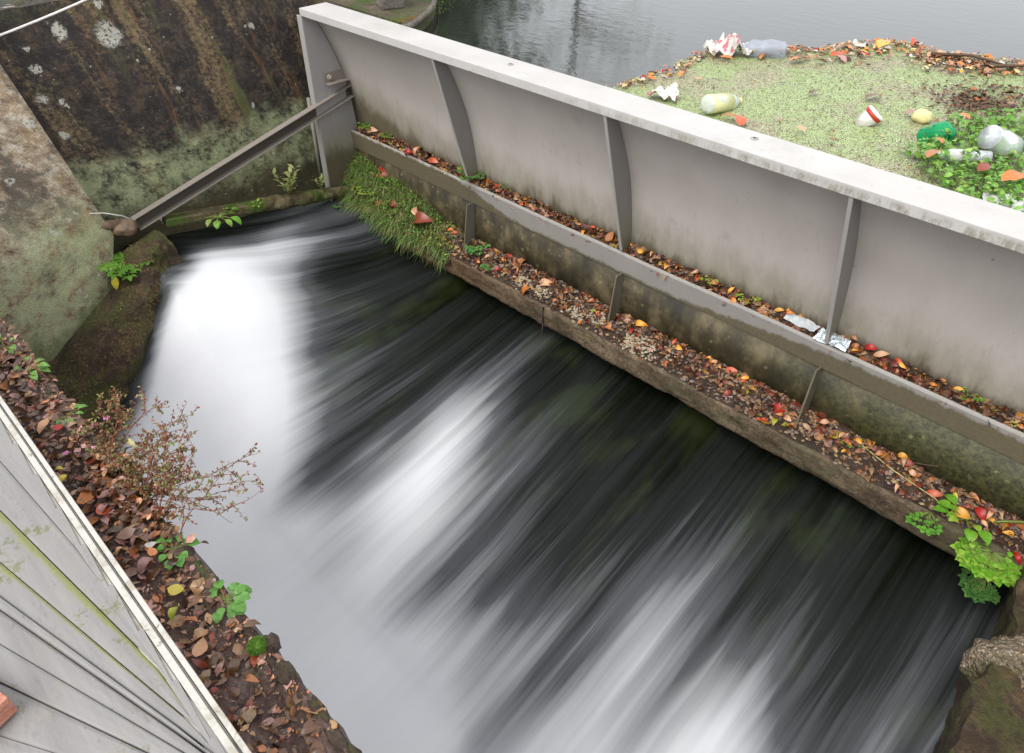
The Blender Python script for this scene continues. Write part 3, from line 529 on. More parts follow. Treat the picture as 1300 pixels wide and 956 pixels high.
for bx,by in((-2.86,2.86),(-1.42,2.87),(.1,2.87)):
    mb=MB();mb.lathe([(.016,.1505),(.017,.153),(.008,.154)],14);o=mb.build('bolt',M['edge_steel']);
    for v in o.data.vertices: v.co.x+=bx;v.co.y+=by
    put(o,G)
    mb=MB();mb.lathe([(.0075,.1545),(.0001,.1547)],12);o2=mb.build('bolt_socket',M['hole_dark'])
    for v in o2.data.vertices: v.co.x+=bx;v.co.y+=by
    o2.parent=o
# ================================================================= concrete ledge beam
mb=MB()
def lfn(a,b):
    x=-4.45+5.75*a
    P=[(3.30,-1.262),(3.0,-1.262),(2.895,-1.264),(2.869,-1.268),(2.861,-1.276),(2.858,-1.32),(2.860,-1.36),(2.858,-1.402),(2.868,-1.414),(3.0,-1.416),(3.30,-1.416)]
    k=b*(len(P)-1);i=min(int(k),len(P)-2);f=k-i;y=P[i][0]*(1-f)+P[i+1][0]*f;z=P[i][1]*(1-f)+P[i+1][1]*f
    e=.007*nz(x*7,z*20,2)+.004*nz(x*25,z*30,4)
    if z<-1.38: e+= .018*max(0,nz(x*2.3,3))
    return (x,y+(e if y<2.95 else 0),z+e*.7),(x,y)
mb.grid(lfn,500,30)
Lg=tag(mb.build('concrete_ledge',M['ledge_concrete']),'stained brown concrete ledge running under the gate above the dark water','ledge')
mb=MB();mb.box((-2.585,2.853,-1.41),(-2.577,2.8625,-1.27));mb.box((-5.2,3.31,-3.0),(1.3,3.4,-1.2))
o=mb.build('sill_wall',M['dark_concrete'],shade=False);o.parent=Lg

# ================================================================= left walls
SH=.22
mb=MB()
def bw(a,b):
    y=.55+3.2*a;z=.34-2.6*b
    x=-5.13-.12*(z-.34)*1.0
    u=y+SH*z
    d=.012*nz(y*4,z*4,1)+.006*nz(y*15,z*15,2)+(.03*smooth(.26,.34,z)*nz(y*9,4))
    return (x+d,y,z),(u,z+1.30)
mb.grid(bw,150,130)
def bt(a,b):
    y=.55+3.2*b;x=-5.13-.5*a;z=.34+.004*nz(x*8,y*8);d=.012*nz(y*4,z*4,1)+.006*nz(y*15,z*15,2)+.03*nz(y*9,4)
    return (x+d*(1-a),y,z+.012*max(0,nz(y*6,x*6))*(1 if a>0 else 0)),(y,1.2+a)
mb.grid(bt,10,120)
W=tag(mb.build('abutment_wall',M['old_wall']),'tall dark stained concrete wall with white lichen spots behind the steel brace','wall')
mb=MB();mb.box((-5.62,.55,-3),(-5.25,3.75,.33));o=mb.build('wall_core',M['dark_concrete'],shade=False);o.parent=W
mb=MB()
def corner(z):
    if z>=-.95: return (-4.939+(.146-z)*.171,1.006+(.146-z)*.185)
    f=(-.95-z)/.32;return (-4.752+.09*f,1.209-.155*f)
def nw(a,b):
    u=2.2*a;z=.62-2.6*b;cx,cy=corner(z)
    e=.010*nz(u*5,z*5,9)+.005*nz(u*17,z*17,3)
    ed=.012*smooth(.05,0,u)
    return (cx+.177*u+e-ed,cy-u-ed,z),(u+.35*z*0-.18*z,z+1.42)
mb.grid(nw,110,130,flip=True)
def nret(a,b):
    z=.62-2.6*b;cx,cy=corner(z);e=.010*nz(0,z*5,9)+.005*nz(0,z*17,3)
    return (cx+e-.012-.5*a,cy-.012-.15*a,z),(5-a,z+1.42)
mb.grid(nret,8,130)
W2=tag(mb.build('wing_wall',M['pier_wall']),'weathered tan concrete wing wall with pale green algae along its foot, at the left','wall')
# footing rock between wing wall and water
mb=MB()
IN=[(-4.80,1.42,-1.02),(-4.74,1.22,-1.06),(-4.68,1.05,-1.25),(-4.55,.54,-1.48),(-4.48,.15,-1.6),(-4.4,-.3,-1.7)]
OU=[(-4.48,1.50,-1.24),(-4.36,1.24,-1.24),(-4.20,.95,-1.46),(-4.04,.60,-1.72),(-3.95,.25,-1.9),(-3.9,-.3,-2.1)]
def lerp3(P,t):
    k=t*(len(P)-1);i=min(int(k),len(P)-2);f=k-i;return [P[i][j]*(1-f)+P[i+1][j]*f for j in range(3)]
def rk(a,b):
    p=lerp3(IN,a);q=lerp3(OU,a)
    if b<.7:
        f=b/.7;x,y,z=[p[j]*(1-f)+q[j]*f for j in range(3)];z+=.10*math.sin(PI*f)**.8;x+=.03*math.sin(PI*f)
    else:
        f=(b-.7)/.3;x,y,z=q;x+=.12*f;z-=1.0*f
    n=.05*nz(x*4,y*4,z*4)+.025*nz(x*11,y*11,z*11)+.01*nz(x*30,y*30,z*30)
    return (x+n,y+n*.4,z+n*.8),(a,b)
mb.grid(rk,150,80,flip=True)
tag(mb.build('footing_rock',M['footing_rock']),'brown mossy rock at the foot of the wing wall beside the white water','rock')

# ================================================================= braces between wall and gate
def channel(mb,A,B,w,h,th,closed=False):
    A=Vector(A);B=Vector(B);d=(B-A).normalized();s=d.cross(Vector((0,0,1))).normalized();u=s.cross(d)
    if s.x<0: s=-s
    def bx(s0,s1,u0,u1):
        c=[A+s*s0+u*u0,A+s*s1+u*u0,B+s*s1+u*u0,B+s*s0+u*u0,A+s*s0+u*u1,A+s*s1+u*u1,B+s*s1+u*u1,B+s*s0+u*u1]
        mb.hexa(c)
    return bx,s,u
BR=empty('steel_brace',(-4.7,2.1,-1.0),'rusty grey channel brace rising from the wing wall corner to the gate end plate','brace')
A_=(-4.755,1.33,-.885);B_=(-4.662,3.05,-.405)
mb=MB();bx,s_,u_=channel(mb,A_,B_,.05,.09,.006);bx(-.022,.034,0,.006);put(mb.build('upper_flange',M['brace_steel'],shade=False,bevel=.0015),BR)
mb=MB();bx,_,_=channel(mb,A_,B_,.05,.09,.006);bx(-.022,-.016,-.075,-.0005);put(mb.build('web',M['brace_dark'],shade=False),BR)
mb=MB();bx,_,_=channel(mb,A_,B_,.05,.09,.006);bx(-.022,.034,-.081,-.0755);put(mb.build('lower_flange',M['brace_steel'],shade=False,bevel=.0015),BR)
mb=MB();mb.box((-4.680,2.83,-.36),(-4.672,3.09,-.292));mb.box((-4.680,2.83,-.368),(-4.62,3.09,-.3605));br=put(mb.build('bracket',M['brace_steel'],shade=False,bevel=.002),BR)
for by in(2.87,3.02):
    mb=MB();mb.lathe([(.019,0),(.019,.010),(.010,.010),(.010,.022),(.001,.023)],6,M=Matrix.Translation((-4.672,by,-.326))@Matrix.Rotation(PI/2,4,'Y'));o=mb.build('bolt',M['bolt'],shade=False);o.parent=br
mb=MB();mb.blob((-4.78,1.28,-.93),(.09,.085,.05),sub=3,amp=.25,seed=3);mb.tube([(-4.80,1.02,-.86),(-4.78,1.26,-.90)],.032,10)
put(mb.build('foot_block',M['rust_iron']),BR)
LB=empty('mossy_sill_bar',(-4.7,2.2,-1.1),'moss covered bar lying low along the wall above the side spill','bar')
mb=MB();bx,_,_=channel(mb,(-4.75,1.52,-.945),(-4.655,2.93,-1.165),.05,.06,.006);bx(-.045,.05,-.05,.0)
o=put(mb.build('bar',M['brace_moss'],shade=False,bevel=.006),LB)
mb=MB()
def mo(a,b):
    t=.3+.7*a;y=1.52+1.41*t;z=-.945-.22*t;x=-4.75+.095*t;th=PI*(b*1.5-.45)
    r=(.045+.03*abs(nz(y*8,b*3,2)))*(.3+.7*math.sin(PI*a)**.4)
    return (x+.01+r*math.cos(th)*1.1+.01*nz(y*30,b*9),y+.01*nz(y*40,b*7,3),z-.03+r*math.sin(th)*1.0+.008*nz(y*33,b*8,8)),(a,b)
mb.grid(mo,110,18);put(mb.build('moss',M['brace_moss']),LB)
mb=MB();mb.tube([(-4.86,2.79,-.50),(-4.87,2.79,-1.2)],.016,8)
tag(mb.build('vertical_pipe',M['pole_grey']),'thin upright pipe in the dark gap left of the gate end plate','pipe')
# loose wire beside brace foot
mb=MB();mb.tube([(-4.86,.98,-.76),(-4.80,1.06,-.765),(-4.74,1.18,-.78),(-4.70,1.27,-.82),(-4.70,1.33,-.88)],.004,6)
tag(mb.build('wire_loop',M['wire']),'thin pale wire looping from the wing wall corner to the brace foot','wire')
# white rope along wall top
mb=MB();pts=[(-5.0,.3+i*.12,.155+.0*i) for i in range(12)]
def rp(t): return (-5.0,.30+1.5*t,.148+.255*t-.03*math.sin(PI*t))
mb.tube([rp(i/14) for i in range(15)],.0065,8)
tag(mb.build('white_rope',M['rope']),'taut white rope along the top of the dark wall, at the upper left corner','rope')

# ================================================================= setting: banks, pond
mb=MB()
def pd(a,b): x=-60+160*a;y=2.95+110*b;return (x,y,0),(a,b)
mb.grid(pd,4,4);tag(mb.build('pond_water',M['pond_surface']),kind='structure')
def slab(name,poly,z0,z1,m,dens=None):
    bm=bmesh.new();top=[bm.verts.new((x,y,z1)) for x,y in poly];bot=[bm.verts.new((x,y,z0)) for x,y in poly]
    bm.faces.new(top);n=len(poly)
    for i in range(n): bm.faces.new((top[i],bot[i],bot[(i+1)%n],top[(i+1)%n]))
    bm.normal_update();me=bpy.data.meshes.new(name);bm.to_mesh(me);bm.free();me.materials.append(m);o=bpy.data.objects.new(name,me);COL.objects.link(o);return o
bankp=[(-4.05,3.11),(-4.03,3.12),(-4.06,3.18),(-4.12,3.28),(-4.21,3.42),(-4.32,3.56),(-4.46,3.70),(-4.75,3.95),(-5.2,4.3),(-6.5,5.5),(-11,10),(-60,40),(-60,-30),(-5.6,-30),(-5.6,3.11)]
tag(slab('bank_ground',bankp,-1.5,.095,M['bank_earth']),kind='structure')
tag(slab('upper_ground',[(-5.45,3.7),(-60,3.7),(-60,-30),(-5.45,-30)],-.5,.335,M['stone_post']),kind='structure')
tag(slab('far_bank',[(-60,70),(100,70),(100,400),(-60,400)],-1,.6,M['bank_earth']),kind='structure')
tag(slab('downstream_ground',[(-400,-300),(300,-300),(300,-6),(-400,-6)],-4,-.6,M['bank_earth']),kind='structure')
# coping ring at bank edge (pale, uneven) + post
mb=MB()
edge=[(-4.03,3.02),(-4.02,3.10),(-4.055,3.18),(-4.115,3.28),(-4.205,3.42),(-4.315,3.56),(-4.46,3.70),(-4.75,3.95),(-5.2,4.3)]
fine=[]
for i in range(len(edge)-1):
    for k in range(8):
        f=k/8;fine.append((edge[i][0]*(1-f)+edge[i+1][0]*f,edge[i][1]*(1-f)+edge[i+1][1]*f))
for k,(x,y) in enumerate(fine):
    r=.022*(1+.5*nz(k*.7,3));
mb.tube([(x,y,.085+.008*nz(k*.5,1)) for k,(x,y) in enumerate(fine)],.020,8)
tag(mb.build('bank_kerb',M['stone_post']),'narrow curved stone kerb round the grassy bank behind the gate','kerb')
mb=MB();mb.hexa([(-4.60,3.28,.09),(-4.42,3.20,.09),(-4.36,3.36,.09),(-4.54,3.44,.09),(-4.60,3.28,1.1),(-4.42,3.20,1.1),(-4.36,3.36,1.1),(-4.54,3.44,1.1)])
tag(mb.build('stone_post',M['stone_post'],shade=False,bevel=.02),'square weathered stone post on the bank behind the gate','post')

# ================================================================= right end
mb=MB()
def rw(a,b):
    y=3.3-3.6*a;z=-1.22-1.4*b+.12*smooth(2.65,2.85,y)*(1-b)
    x=.19+.10*b*0+.10*max(0,(2.75-y))*0.15+.06*nz(y*3,z*3,4)+.03*nz(y*9,z*9,7)+.012*nz(y*30,z*30)
    return (x,y,z),(a,b)
mb.grid(rw,120,60,flip=True)
def rt(a,b):
    y=3.3-3.6*b;z=-1.22+.12*smooth(2.65,2.85,y);x=.19+.10*max(0,(2.75-y))*0.15+.06*nz(y*3,z*3,4)+.03*nz(y*9,z*9,7)+.012*nz(y*30,z*30)
    return (x+1.2*a,y,z+.02*nz(x*6+a*8,y*6)*(1 if a>0 else 0)),(a,b)
mb.grid(rt,16,120,flip=True)
tag(mb.build('right_bank_wall',M['footing_rock']),'mossy brown bank face closing the channel at the lower right','bank wall')
mb=MB();mb.blob((.33,2.37,-1.30),(.19,.17,.14),sub=5,amp=.30,fr=1.3,seed=11)
tag(mb.build('boulder',M['aggregate']),'rounded boulder of pebbly concrete at the lower right corner beside the water','boulder')
mb=MB();mb.tube([(.24,2.60,-1.08),(.50,2.42,-.98)],.02,8)
tag(mb.build('grey_pipe',M['pole_grey']),'short grey pipe end behind the pebbly boulder','pipe')

# ================================================================= leaf strip (retaining wall) + deck
mb=MB()
def stp(a,b):
    x=-5.0+6.0*a
    P=[(.0,-.40),(.06,-.365),(.13,-.352),(.20,-.352),(.245,-.350),(.262,-.338),(.285,-.333),(.302,-.338),(.312,-.36),(.315,-.60),(.315,-2.9)]
    k=b*(len(P)-1);i=min(int(k),len(P)-2);f=k-i;y=P[i][0]*(1-f)+P[i+1][0]*f;z=P[i][1]*(1-f)+P[i+1][1]*f
    off=-.02+.02*smooth(-3,-1,x)
    e=.010*nz(x*6,y*20,1)+.006*nz(x*22,y*40,2)
    return (x,y+off*(1 if y>.2 else 0)+(e if y>.25 else 0),z+e),(x,y)
mb.grid(stp,420,60,flip=True)
ST=tag(mb.build('soil_topped_wall',M['soil']),'low wall topped with wet brown soil and dead leaves between the decking and the white water','retaining wall')
mb=MB()
for k in range(34):
    x=-3.4+k*.082+R.uniform(-.02,.02);off=-.02+.02*smooth(-3,-1,x)
    mb.blob((x,.288+off+R.uniform(-.006,.006),-.339),(R.uniform(.03,.055),.015,.010),sub=3,amp=.5,seed=k)
mb.blob((-1.07,.285,-.335),(.035,.024,.02),sub=3,amp=.5,seed=77);mb.blob((-1.16,.305,-.335),(.03,.02,.022),sub=3,amp=.5,seed=78)
o=mb.build('stone_edge',M['curb_stone']);o.parent=ST
# decking
DK=empty('slatted_deck',(-1.3,-.2,-.2),'grey mossy slatted decking with a white rail edge at the lower left','decking')
PV=Vector((-.62,.145,0))
def ray_pt(deg,x): return (x,PV.y+(x-PV.x)*math.tan(math.radians(deg)))
# serrated edge plate against the rail
mb=MB();k0=-4.2;xs=[]
for k in range(22):
    xa=-2.62-.168*8+k*.168;xs+=[(xa+.001,.088),(xa+.167,.077)]
low=[(x,min(.070,ray_pt(4.5,x)[1])) for x,_ in xs]
n=len(xs);t_=[mb.vert((x,y,-.148),(0,0,0)) for x,y in xs];l_=[mb.vert((x,y,-.150),(.1,0,0)) for x,y in low];b_=[mb.vert((x,y,-.19),(.2,0,0)) for x,y in xs]
for k in range(n-1): mb.face(t_[k],l_[k],l_[k+1],t_[k+1]);mb.face(b_[k],t_[k],t_[k+1],b_[k+1])
put(mb.build('serrated_plate',M['deck_slat'],shade=False),DK)
ANG=[4.5,7.8,11.8,14.8,16.0,19.4,23.5,30,40,52]
for k in range(len(ANG)-1):
    a0,a1=ANG[k],ANG[k+1];h=[0,-.003,.0,.007,-.003,.002,-.004][k%7];gr=[.3,1.0,.85,.2,.5,.5,.3][k%7];mb=MB();rows=[]
    xe=-4.4 if a1<30 else -2.6
    for q in range(25):
        x=-.70+(xe+.70)*q/24;y0=ray_pt(a0,x)[1];y1=ray_pt(a1,x)[1];g=.0012
        y0=min(y0,.075);r_=[]
        for f,dz,gg in((0,-.03,gr),(0,-.002,gr),(.1,0,gr*.7),(.5,.001,.1),(.9,0,.3),(1,-.002,.4),(1,-.03,.4)):
            r_.append(mb.vert((x,y0-g+(y1+g-y0+g)*f,-.15+h+dz),(gg,0,0)))
        rows.append(r_)
    for q in range(24):
        for j in range(6): mb.face(rows[q][j],rows[q+1][j],rows[q+1][j+1],rows[q][j+1])
    mb.face(*rows[0]);mb.face(*rows[-1][::-1])
    put(mb.build('board',M['deck_slat'],shade=False),DK)
mb=MB();mb.box((-.70,-1.2,-.19),(2.5,.058,-.145));put(mb.build('board',M['deck_slat'],shade=False,bevel=.004),DK)
mb=MB();mb.box((-4.5,.060,-.20),(2.5,.088,-.155));mb.box((-4.5,.0885,-.20),(2.5,.104,-.140));mb.box((-4.5,.1045,-.20),(2.5,.109,-.152));mb.box((-4.5,.1095,-.20),(2.5,.122,-.143))
put(mb.build('white_rail',M['white_rail'],shade=False,bevel=.003),DK)
mb=MB();mb.box((-4.5,-2.4,-.24),(2.5,.058,-.192));put(mb.build('deck_base',M['dark_concrete'],shade=False),DK)
mb=MB();mb.box((-.115,-.05,-.0275),(.115,.05,.0275))
o=tag(mb.build('brick',M['brick'],shade=False,bevel=.004),'weathered red brick lying on the decking at the lower left corner','brick');o.location=(-1.37,-.255,-.120);o.rotation_euler=(0,0,math.radians(17))
# ================================================================= small stuff
def vcol(c,v=.25):
    k=1+R.uniform(-v,v);return tuple(min(1,x*k) for x in c)
PAL_LIT=[('brown',7),('darkbrown',6),('tan',3),('redbrown',3),('orangebrown',2),('peach',1.5),('orange',.8),('yelloworange',.7),('orangered',.5),('pink',1.2),('yellow',.3),('yellowgreen',.3)]
def pick(P):
    t=R.random()*sum(w for _,w in P)
    for k,w in P:
        t-=w
        if t<=0:return k
    return P[-1][0]
def litter_bit(mb,p,n,s,pal,wr=(.35,.75),tilt=.5,v=.3):
    a=R.uniform(0,2*PI);nn=(Vector(n)+Vector((R.gauss(0,tilt),R.gauss(0,tilt),R.gauss(0,tilt*.5)))).normalized()
    d=Vector((math.cos(a),math.sin(a),R.uniform(-.3,.3)));L=s*R.uniform(.6,1.3)
    mb.leaf(p,d,nn,L,L*R.uniform(*wr),vcol(LC[pick(pal)],v),curl=R.uniform(-.5,.7),fold=R.uniform(-.3,.6),seg=3,wob=.12)
def pebble(mb,p,r,c):
    a=R.uniform(0,PI);ca,sa=math.cos(a),math.sin(a);l=r*R.uniform(1,1.7);w_=r*R.uniform(.7,1);h=r*R.uniform(.4,.7)
    i=[mb.vert((p[0]+ca*l*x-sa*w_*y,p[1]+sa*l*x+ca*w_*y,p[2]+h*z),c) for x,y,z in((1,0,0),(.5,.87,0),(-.5,.87,0),(-1,0,0),(-.5,-.87,0),(.5,-.87,0),(.4,.2,.85),(-.4,.3,.9),(0,-.4,.85))]
    for f in((0,1,6),(1,2,7,6),(2,3,7),(3,4,8,7),(4,5,8),(5,0,6,8),(6,7,8)): mb.face(*[i[k] for k in f])
# ---- gutter litter bed
GN=Vector((0,-.75,.65)).normalized()
def gut(x,t): return (x,2.997+.058*t,-.772+.064*t+.010*nz(x*5,t))
mb=MB();mb.grid(lambda a,b:((lambda p:(p[0],p[1],p[2]-.006+.008*nz(p[0]*30,b*4)))(gut(-4.65+5.85*a,b)),(a,b)),400,8)
tag(mb.build('gutter_silt',M['litter_soil']),kind='stuff')
mb=MB()
for _ in range(4600):
    x=R.uniform(-4.62,.35);t=R.random();p=gut(x,t);litter_bit(mb,(p[0],p[1],p[2]+R.uniform(0,.012)),GN,.009+.05*R.random()**3.2,PAL_LIT)
tag(mb.build('gutter_litter',M['litter']),kind='stuff')
# ---- ledge litter bed
LN=Vector((0,-.6,.8)).normalized()
def led(x,t):
    f=.028*nz(x*1.3,9)+.01*nz(x*6,2);sh=.03*smooth(-1.2,0,x)
    y=2.870+sh+f*(1-t)+(.134-sh)*t
    return (x,y,-1.268+(.118-.02*smooth(-1.2,0,x))*math.sin(PI/2*min(1,t*1.05))**.9+.008*nz(x*7,t*3))
mb=MB();mb.grid(lambda a,b:((lambda p:(p[0],p[1],p[2]-.006*(b>0)+.006*nz(p[0]*30,b*4)))(led(-4.4+5.7*a,b)),(a,b)),400,12)
tag(mb.build('ledge_silt',M['litter_soil']),kind='stuff')
mb=MB()
for _ in range(6500):
    x=R.uniform(-4.3,.35);t=R.random()**.8;p=led(x,t)
    if R.random()<.32: pebble(mb,(p[0],p[1],p[2]),R.uniform(.005,.014),vcol(R.choice([(.30,.20,.15),(.42,.30,.22),(.22,.15,.12),(.36,.30,.26),(.50,.38,.22),(.12,.10,.10)]),.2))
    else: litter_bit(mb,(p[0],p[1],p[2]+R.uniform(0,.012)),LN,.009+.052*R.random()**3,PAL_LIT)
for cx,cy,n_ in((-2.80,2.91,60),(-2.66,2.91,70),(-2.35,2.90,60),(-2.2,2.92,50),(-1.93,2.90,60),(-1.84,2.90,50),(-1.72,2.92,20)):
    for _ in range(n_):
        x=cx+R.gauss(0,.035);t=(cy-2.870)/.134+R.gauss(0,.12);p=led(x,max(0,t));pebble(mb,(p[0],p[1],p[2]+.005),R.uniform(.006,.013),vcol((.62,.56,.42),.2))
for _ in range(170):
    x=R.uniform(-4.1,.2);p=Vector(led(x,R.random()))+Vector((0,0,.012));a=R.uniform(-.7,.7);L_=R.uniform(.02,.07);q=p+Vector((math.cos(a)*L_,math.sin(a)*L_*.4,R.uniform(-.004,.012)));mb.tube([p,(p+q)/2+Vector((0,R.uniform(-.004,.004),.003)),q],R.uniform(.0007,.0015),3,vcol((.16,.11,.07),.4))
tag(mb.build('ledge_litter',M['litter']),kind='stuff')
# ---- soil strip litter
PAL_STRIP=[('brown',7),('darkbrown',1.5),('redbrown',.8),('orangebrown',.8),('pink',2.2),('tan',2.2),('peach',.3)]
mb=MB()
for _ in range(3200):
    x=R.uniform(-3.6,-.85);y=R.uniform(.10,.30);s=.006+.045*R.random()**3;litter_bit(mb,(x,y,-.346+R.uniform(0,.008)+(.01 if y>.25 else 0)),(0,0,1),s,PAL_STRIP,tilt=.3)
for _ in range(420):
    x=R.gauss(-1.90,.14);y=R.gauss(.255,.035);litter_bit(mb,(x,y,-.325+R.uniform(0,.03)),(0,0,1),R.uniform(.02,.042),PAL_STRIP,tilt=.6)
for _ in range(160):
    x=R.uniform(-3.2,-2.2);y=R.uniform(.12,.27);litter_bit(mb,(x,y,-.337+R.uniform(0,.01)),(0,0,1),R.uniform(.02,.05),PAL_STRIP,tilt=.35)
tag(mb.build('soil_litter',M['soil_leaves']),kind='stuff')
# ---- duckweed raft
RP=[(-2.62,2.9),(-2.56,3.2),(-2.50,3.38),(-2.46,3.76),(-2.52,4.05),(-2.52,4.30),(-2.34,4.50),(-2.05,4.74),(-1.80,5.20),(-1.62,5.22),(-1.44,5.14),(-1.06,5.34),(-.5,5.5),(.4,5.7),(1.6,5.9),(1.6,2.9)]
def inside(x,y,P=RP):
    c=False;j=len(P)-1
    for i in range(len(P)):
        if (P[i][1]>y)!=(P[j][1]>y) and x<(P[j][0]-P[i][0])*(y-P[i][1])/(P[j][1]-P[i][1])+P[i][0]: c=not c
        j=i
    return c
def edist(x,y):
    d=9
    for i in range(len(RP)-2):
        a=Vector(RP[i]);b=Vector(RP[i+1]);p=Vector((x,y));t=max(0,min(1,(p-a).dot(b-a)/(b-a).length_squared));d=min(d,(p-a-(b-a)*t).length)
    return d
mb=MB();st_=.03;cells={}
def gv(i,j):
    if (i,j) not in cells:
        x=-2.7+i*st_;y=2.9+j*st_;cells[(i,j)]=mb.vert((x+.01*nz(x*9,y*9),y+.01*nz(x*9,y*9,4),.004+.004*nz(x*5,y*5)+.003*nz(x*17,y*17)))
    return cells[(i,j)]
for i in range(143):
    for j in range(100):
        x=-2.7+(i+.5)*st_;y=2.9+(j+.5)*st_
        if inside(x+.06*nz(x*7,y*7,1),y+.06*nz(x*7,y*7,2)): mb.face(gv(i,j),gv(i+1,j),gv(i+1,j+1),gv(i,j+1))
tag(mb.build('duckweed',M['duckweed']),kind='stuff')
mb=MB();n_=0
while n_<15000:
    x=R.uniform(-2.7,.2);y=R.uniform(2.95,5.7)
    if not inside(x+.10*nz(x*7,y*7,1)+R.gauss(0,.02),y+.10*nz(x*7,y*7,2)+R.gauss(0,.02)): continue
    n_+=1;s=R.uniform(.002,.0048);a=R.uniform(0,PI)
    c=vcol(R.choice([(.30,.40,.15),(.36,.45,.20),(.26,.35,.12),(.42,.45,.28),(.22,.17,.10),(.14,.10,.06)]),.2)
    z=.009+R.uniform(0,.003);i=[mb.vert((x+s*math.cos(a+q*PI/2.5),y+s*math.sin(a+q*PI/2.5),z+R.uniform(-.002,.002)),c) for q in range(5)];mb.face(*i)
tag(mb.build('duckweed_fronds',M['duckbits']),kind='stuff')
# debris in the raft: outer rim + brown patch + scattered
PAL_RIM=[('peach',4),('orange',2.2),('yelloworange',1.6),('white',3.2),('brown',2.5),('orangebrown',2),('pink',2),('red',.5),('tan',2.5),('paleyellow',1.5),('darkbrown',1)]
PAL_PATCH=[('darkbrown',5),('brown',5),('tan',1),('orangebrown',.5),('pink',.4)]
mb=MB();n_=0
while n_<1500:
    x=R.uniform(-2.6,.1);y=R.uniform(3.2,5.8)
    if not inside(x,y):continue
    e=edist(x,y);wid=.10+.30*smooth(-2.5,-1.6,x)*smooth(3.8,4.6,y)
    if e>wid*R.uniform(.3,1.1): continue
    n_+=1;litter_bit(mb,(x,y,.012+R.uniform(0,.015)),(0,0,1),R.uniform(.018,.05),PAL_RIM,tilt=.3)
for cx,cy,sx,sy,n_ in((-1.0,4.45,.11,.16,650),(-1.30,5.02,.14,.10,320),(-.75,4.7,.10,.1,150)):
    for _ in range(n_):
        x=R.gauss(cx,sx);y=R.gauss(cy,sy)
        if inside(x,y): litter_bit(mb,(x,y,.012+R.uniform(0,.012)),(0,0,1),R.uniform(.012,.04),PAL_PATCH,tilt=.4)
for _ in range(700):
    x=R.uniform(-2.4,.1);y=R.uniform(2.97,5.0)
    if inside(x,y): litter_bit(mb,(x,y,.011),(0,0,1),R.uniform(.008,.02),PAL_RIM[2:]+[('brown',3)],tilt=.2)
tag(mb.build('floating_debris',M['raft_litter']),kind='stuff')
# ---- watercress
CP=[(-.96,3.46),(-1.0,3.60),(-.99,3.86),(-.92,4.05),(-.78,4.32),(-.5,4.5),(.1,4.6),(.6,3.8),(.6,2.95),(-.50,2.955),(-.62,3.08),(-.80,3.27)]
mb=MB();n_=0
while n_<5200:
    x=R.uniform(-1.05,.6);y=R.uniform(2.95,4.6)
    if x>.0 and R.random()<.6: continue
    if not inside(x+.06*nz(x*9,y*9,8),y+.06*nz(x*9,y*9,9),CP):continue
    if nz(x*8,y*8,20)<-.38: continue
    n_+=1;z=.02+R.uniform(0,.075)*(1 if x<.1 else .6);s=R.uniform(.014,.030);a=R.uniform(0,2*PI)
    c=vcol(R.choice([(.14,.34,.04),(.20,.42,.07),(.10,.26,.03),(.28,.46,.10),(.16,.35,.08)]),.25)
    mb.leaf((x,y,z),(math.cos(a),math.sin(a),R.uniform(-.2,.5)),(R.gauss(0,.4),R.gauss(0,.4),1),s*1.25,s,c,curl=.3,fold=.15,seg=3)
    if R.random()<.35: mb.tube([(x,y,z),(x+R.uniform(-.03,.03),y+R.uniform(-.03,.03),.0)],.0012,3,(.2,.3,.08))
tag(mb.build('watercress',M['foliage']),kind='stuff')
# ---- grass tuft over the ledge end
mb=MB()
def gm(a,b):
    x=-4.70+1.25*a;t=b;f=math.sin(PI*min(1,max(0,a))**.6)
    y=2.83+.24*t-.03*f;z=-1.30+.38*t**.7*(1-.6*a)+.06*f*math.sin(PI*t)+.015*nz(x*9,t*5)
    return (x,y,z-.02),(a,b)
mb.grid(gm,60,20)
tag(mb.build('turf_soil',M['footing_rock']),kind='stuff')
mb=MB()
def blade(mb,p,d,L,w_,c,droop=.6,seg=5):
    p=Vector(p);d=Vector(d).normalized();sd_=d.cross(Vector((0,0,1)))
    sd_=sd_.normalized() if sd_.length>1e-4 else Vector((1,0,0));prev=None
    for k in range(seg+1):
        t=k/seg;ww=w_*(1-t**1.6)*.5
        row=[mb.vert(p-sd_*ww,c),mb.vert(p+sd_*ww,c)] if k<seg else [mb.vert(p,c)]
        if prev: mb.face(*(prev+row[::-1]) if len(row)==2 else (prev[0],prev[1],row[0]))
        prev=row;p=p+d*(L/seg);d=(d+Vector((0,0,-droop*2.2/seg))).normalized()
for _ in range(5200):
    a=R.random()**1.15;b=R.random()
    if a>.75 and R.random()<.5: continue
    if a<.25 and b>.6 and R.random()<.5: pass
    (x,y,z),_u=gm(a,b)
    g=R.random();c=vcol(R.choice([(.12,.28,.05),(.16,.34,.06),(.09,.20,.04),(.22,.36,.10),(.34,.32,.16),(.07,.14,.04),(.14,.09,.05)]),.25)
    d=(R.gauss(0,.9),-.25+R.gauss(0,.7),R.uniform(.1,1.2));L=R.uniform(.05,.15)*(1.2 if a<.3 else 1)
    if b<.22: d=(R.gauss(0,.35),-.8,R.uniform(-.3,.5));L*=1.1
    blade(mb,(x,y,z+.015),d,L,R.uniform(.002,.0048),c,R.uniform(.3,1.3))
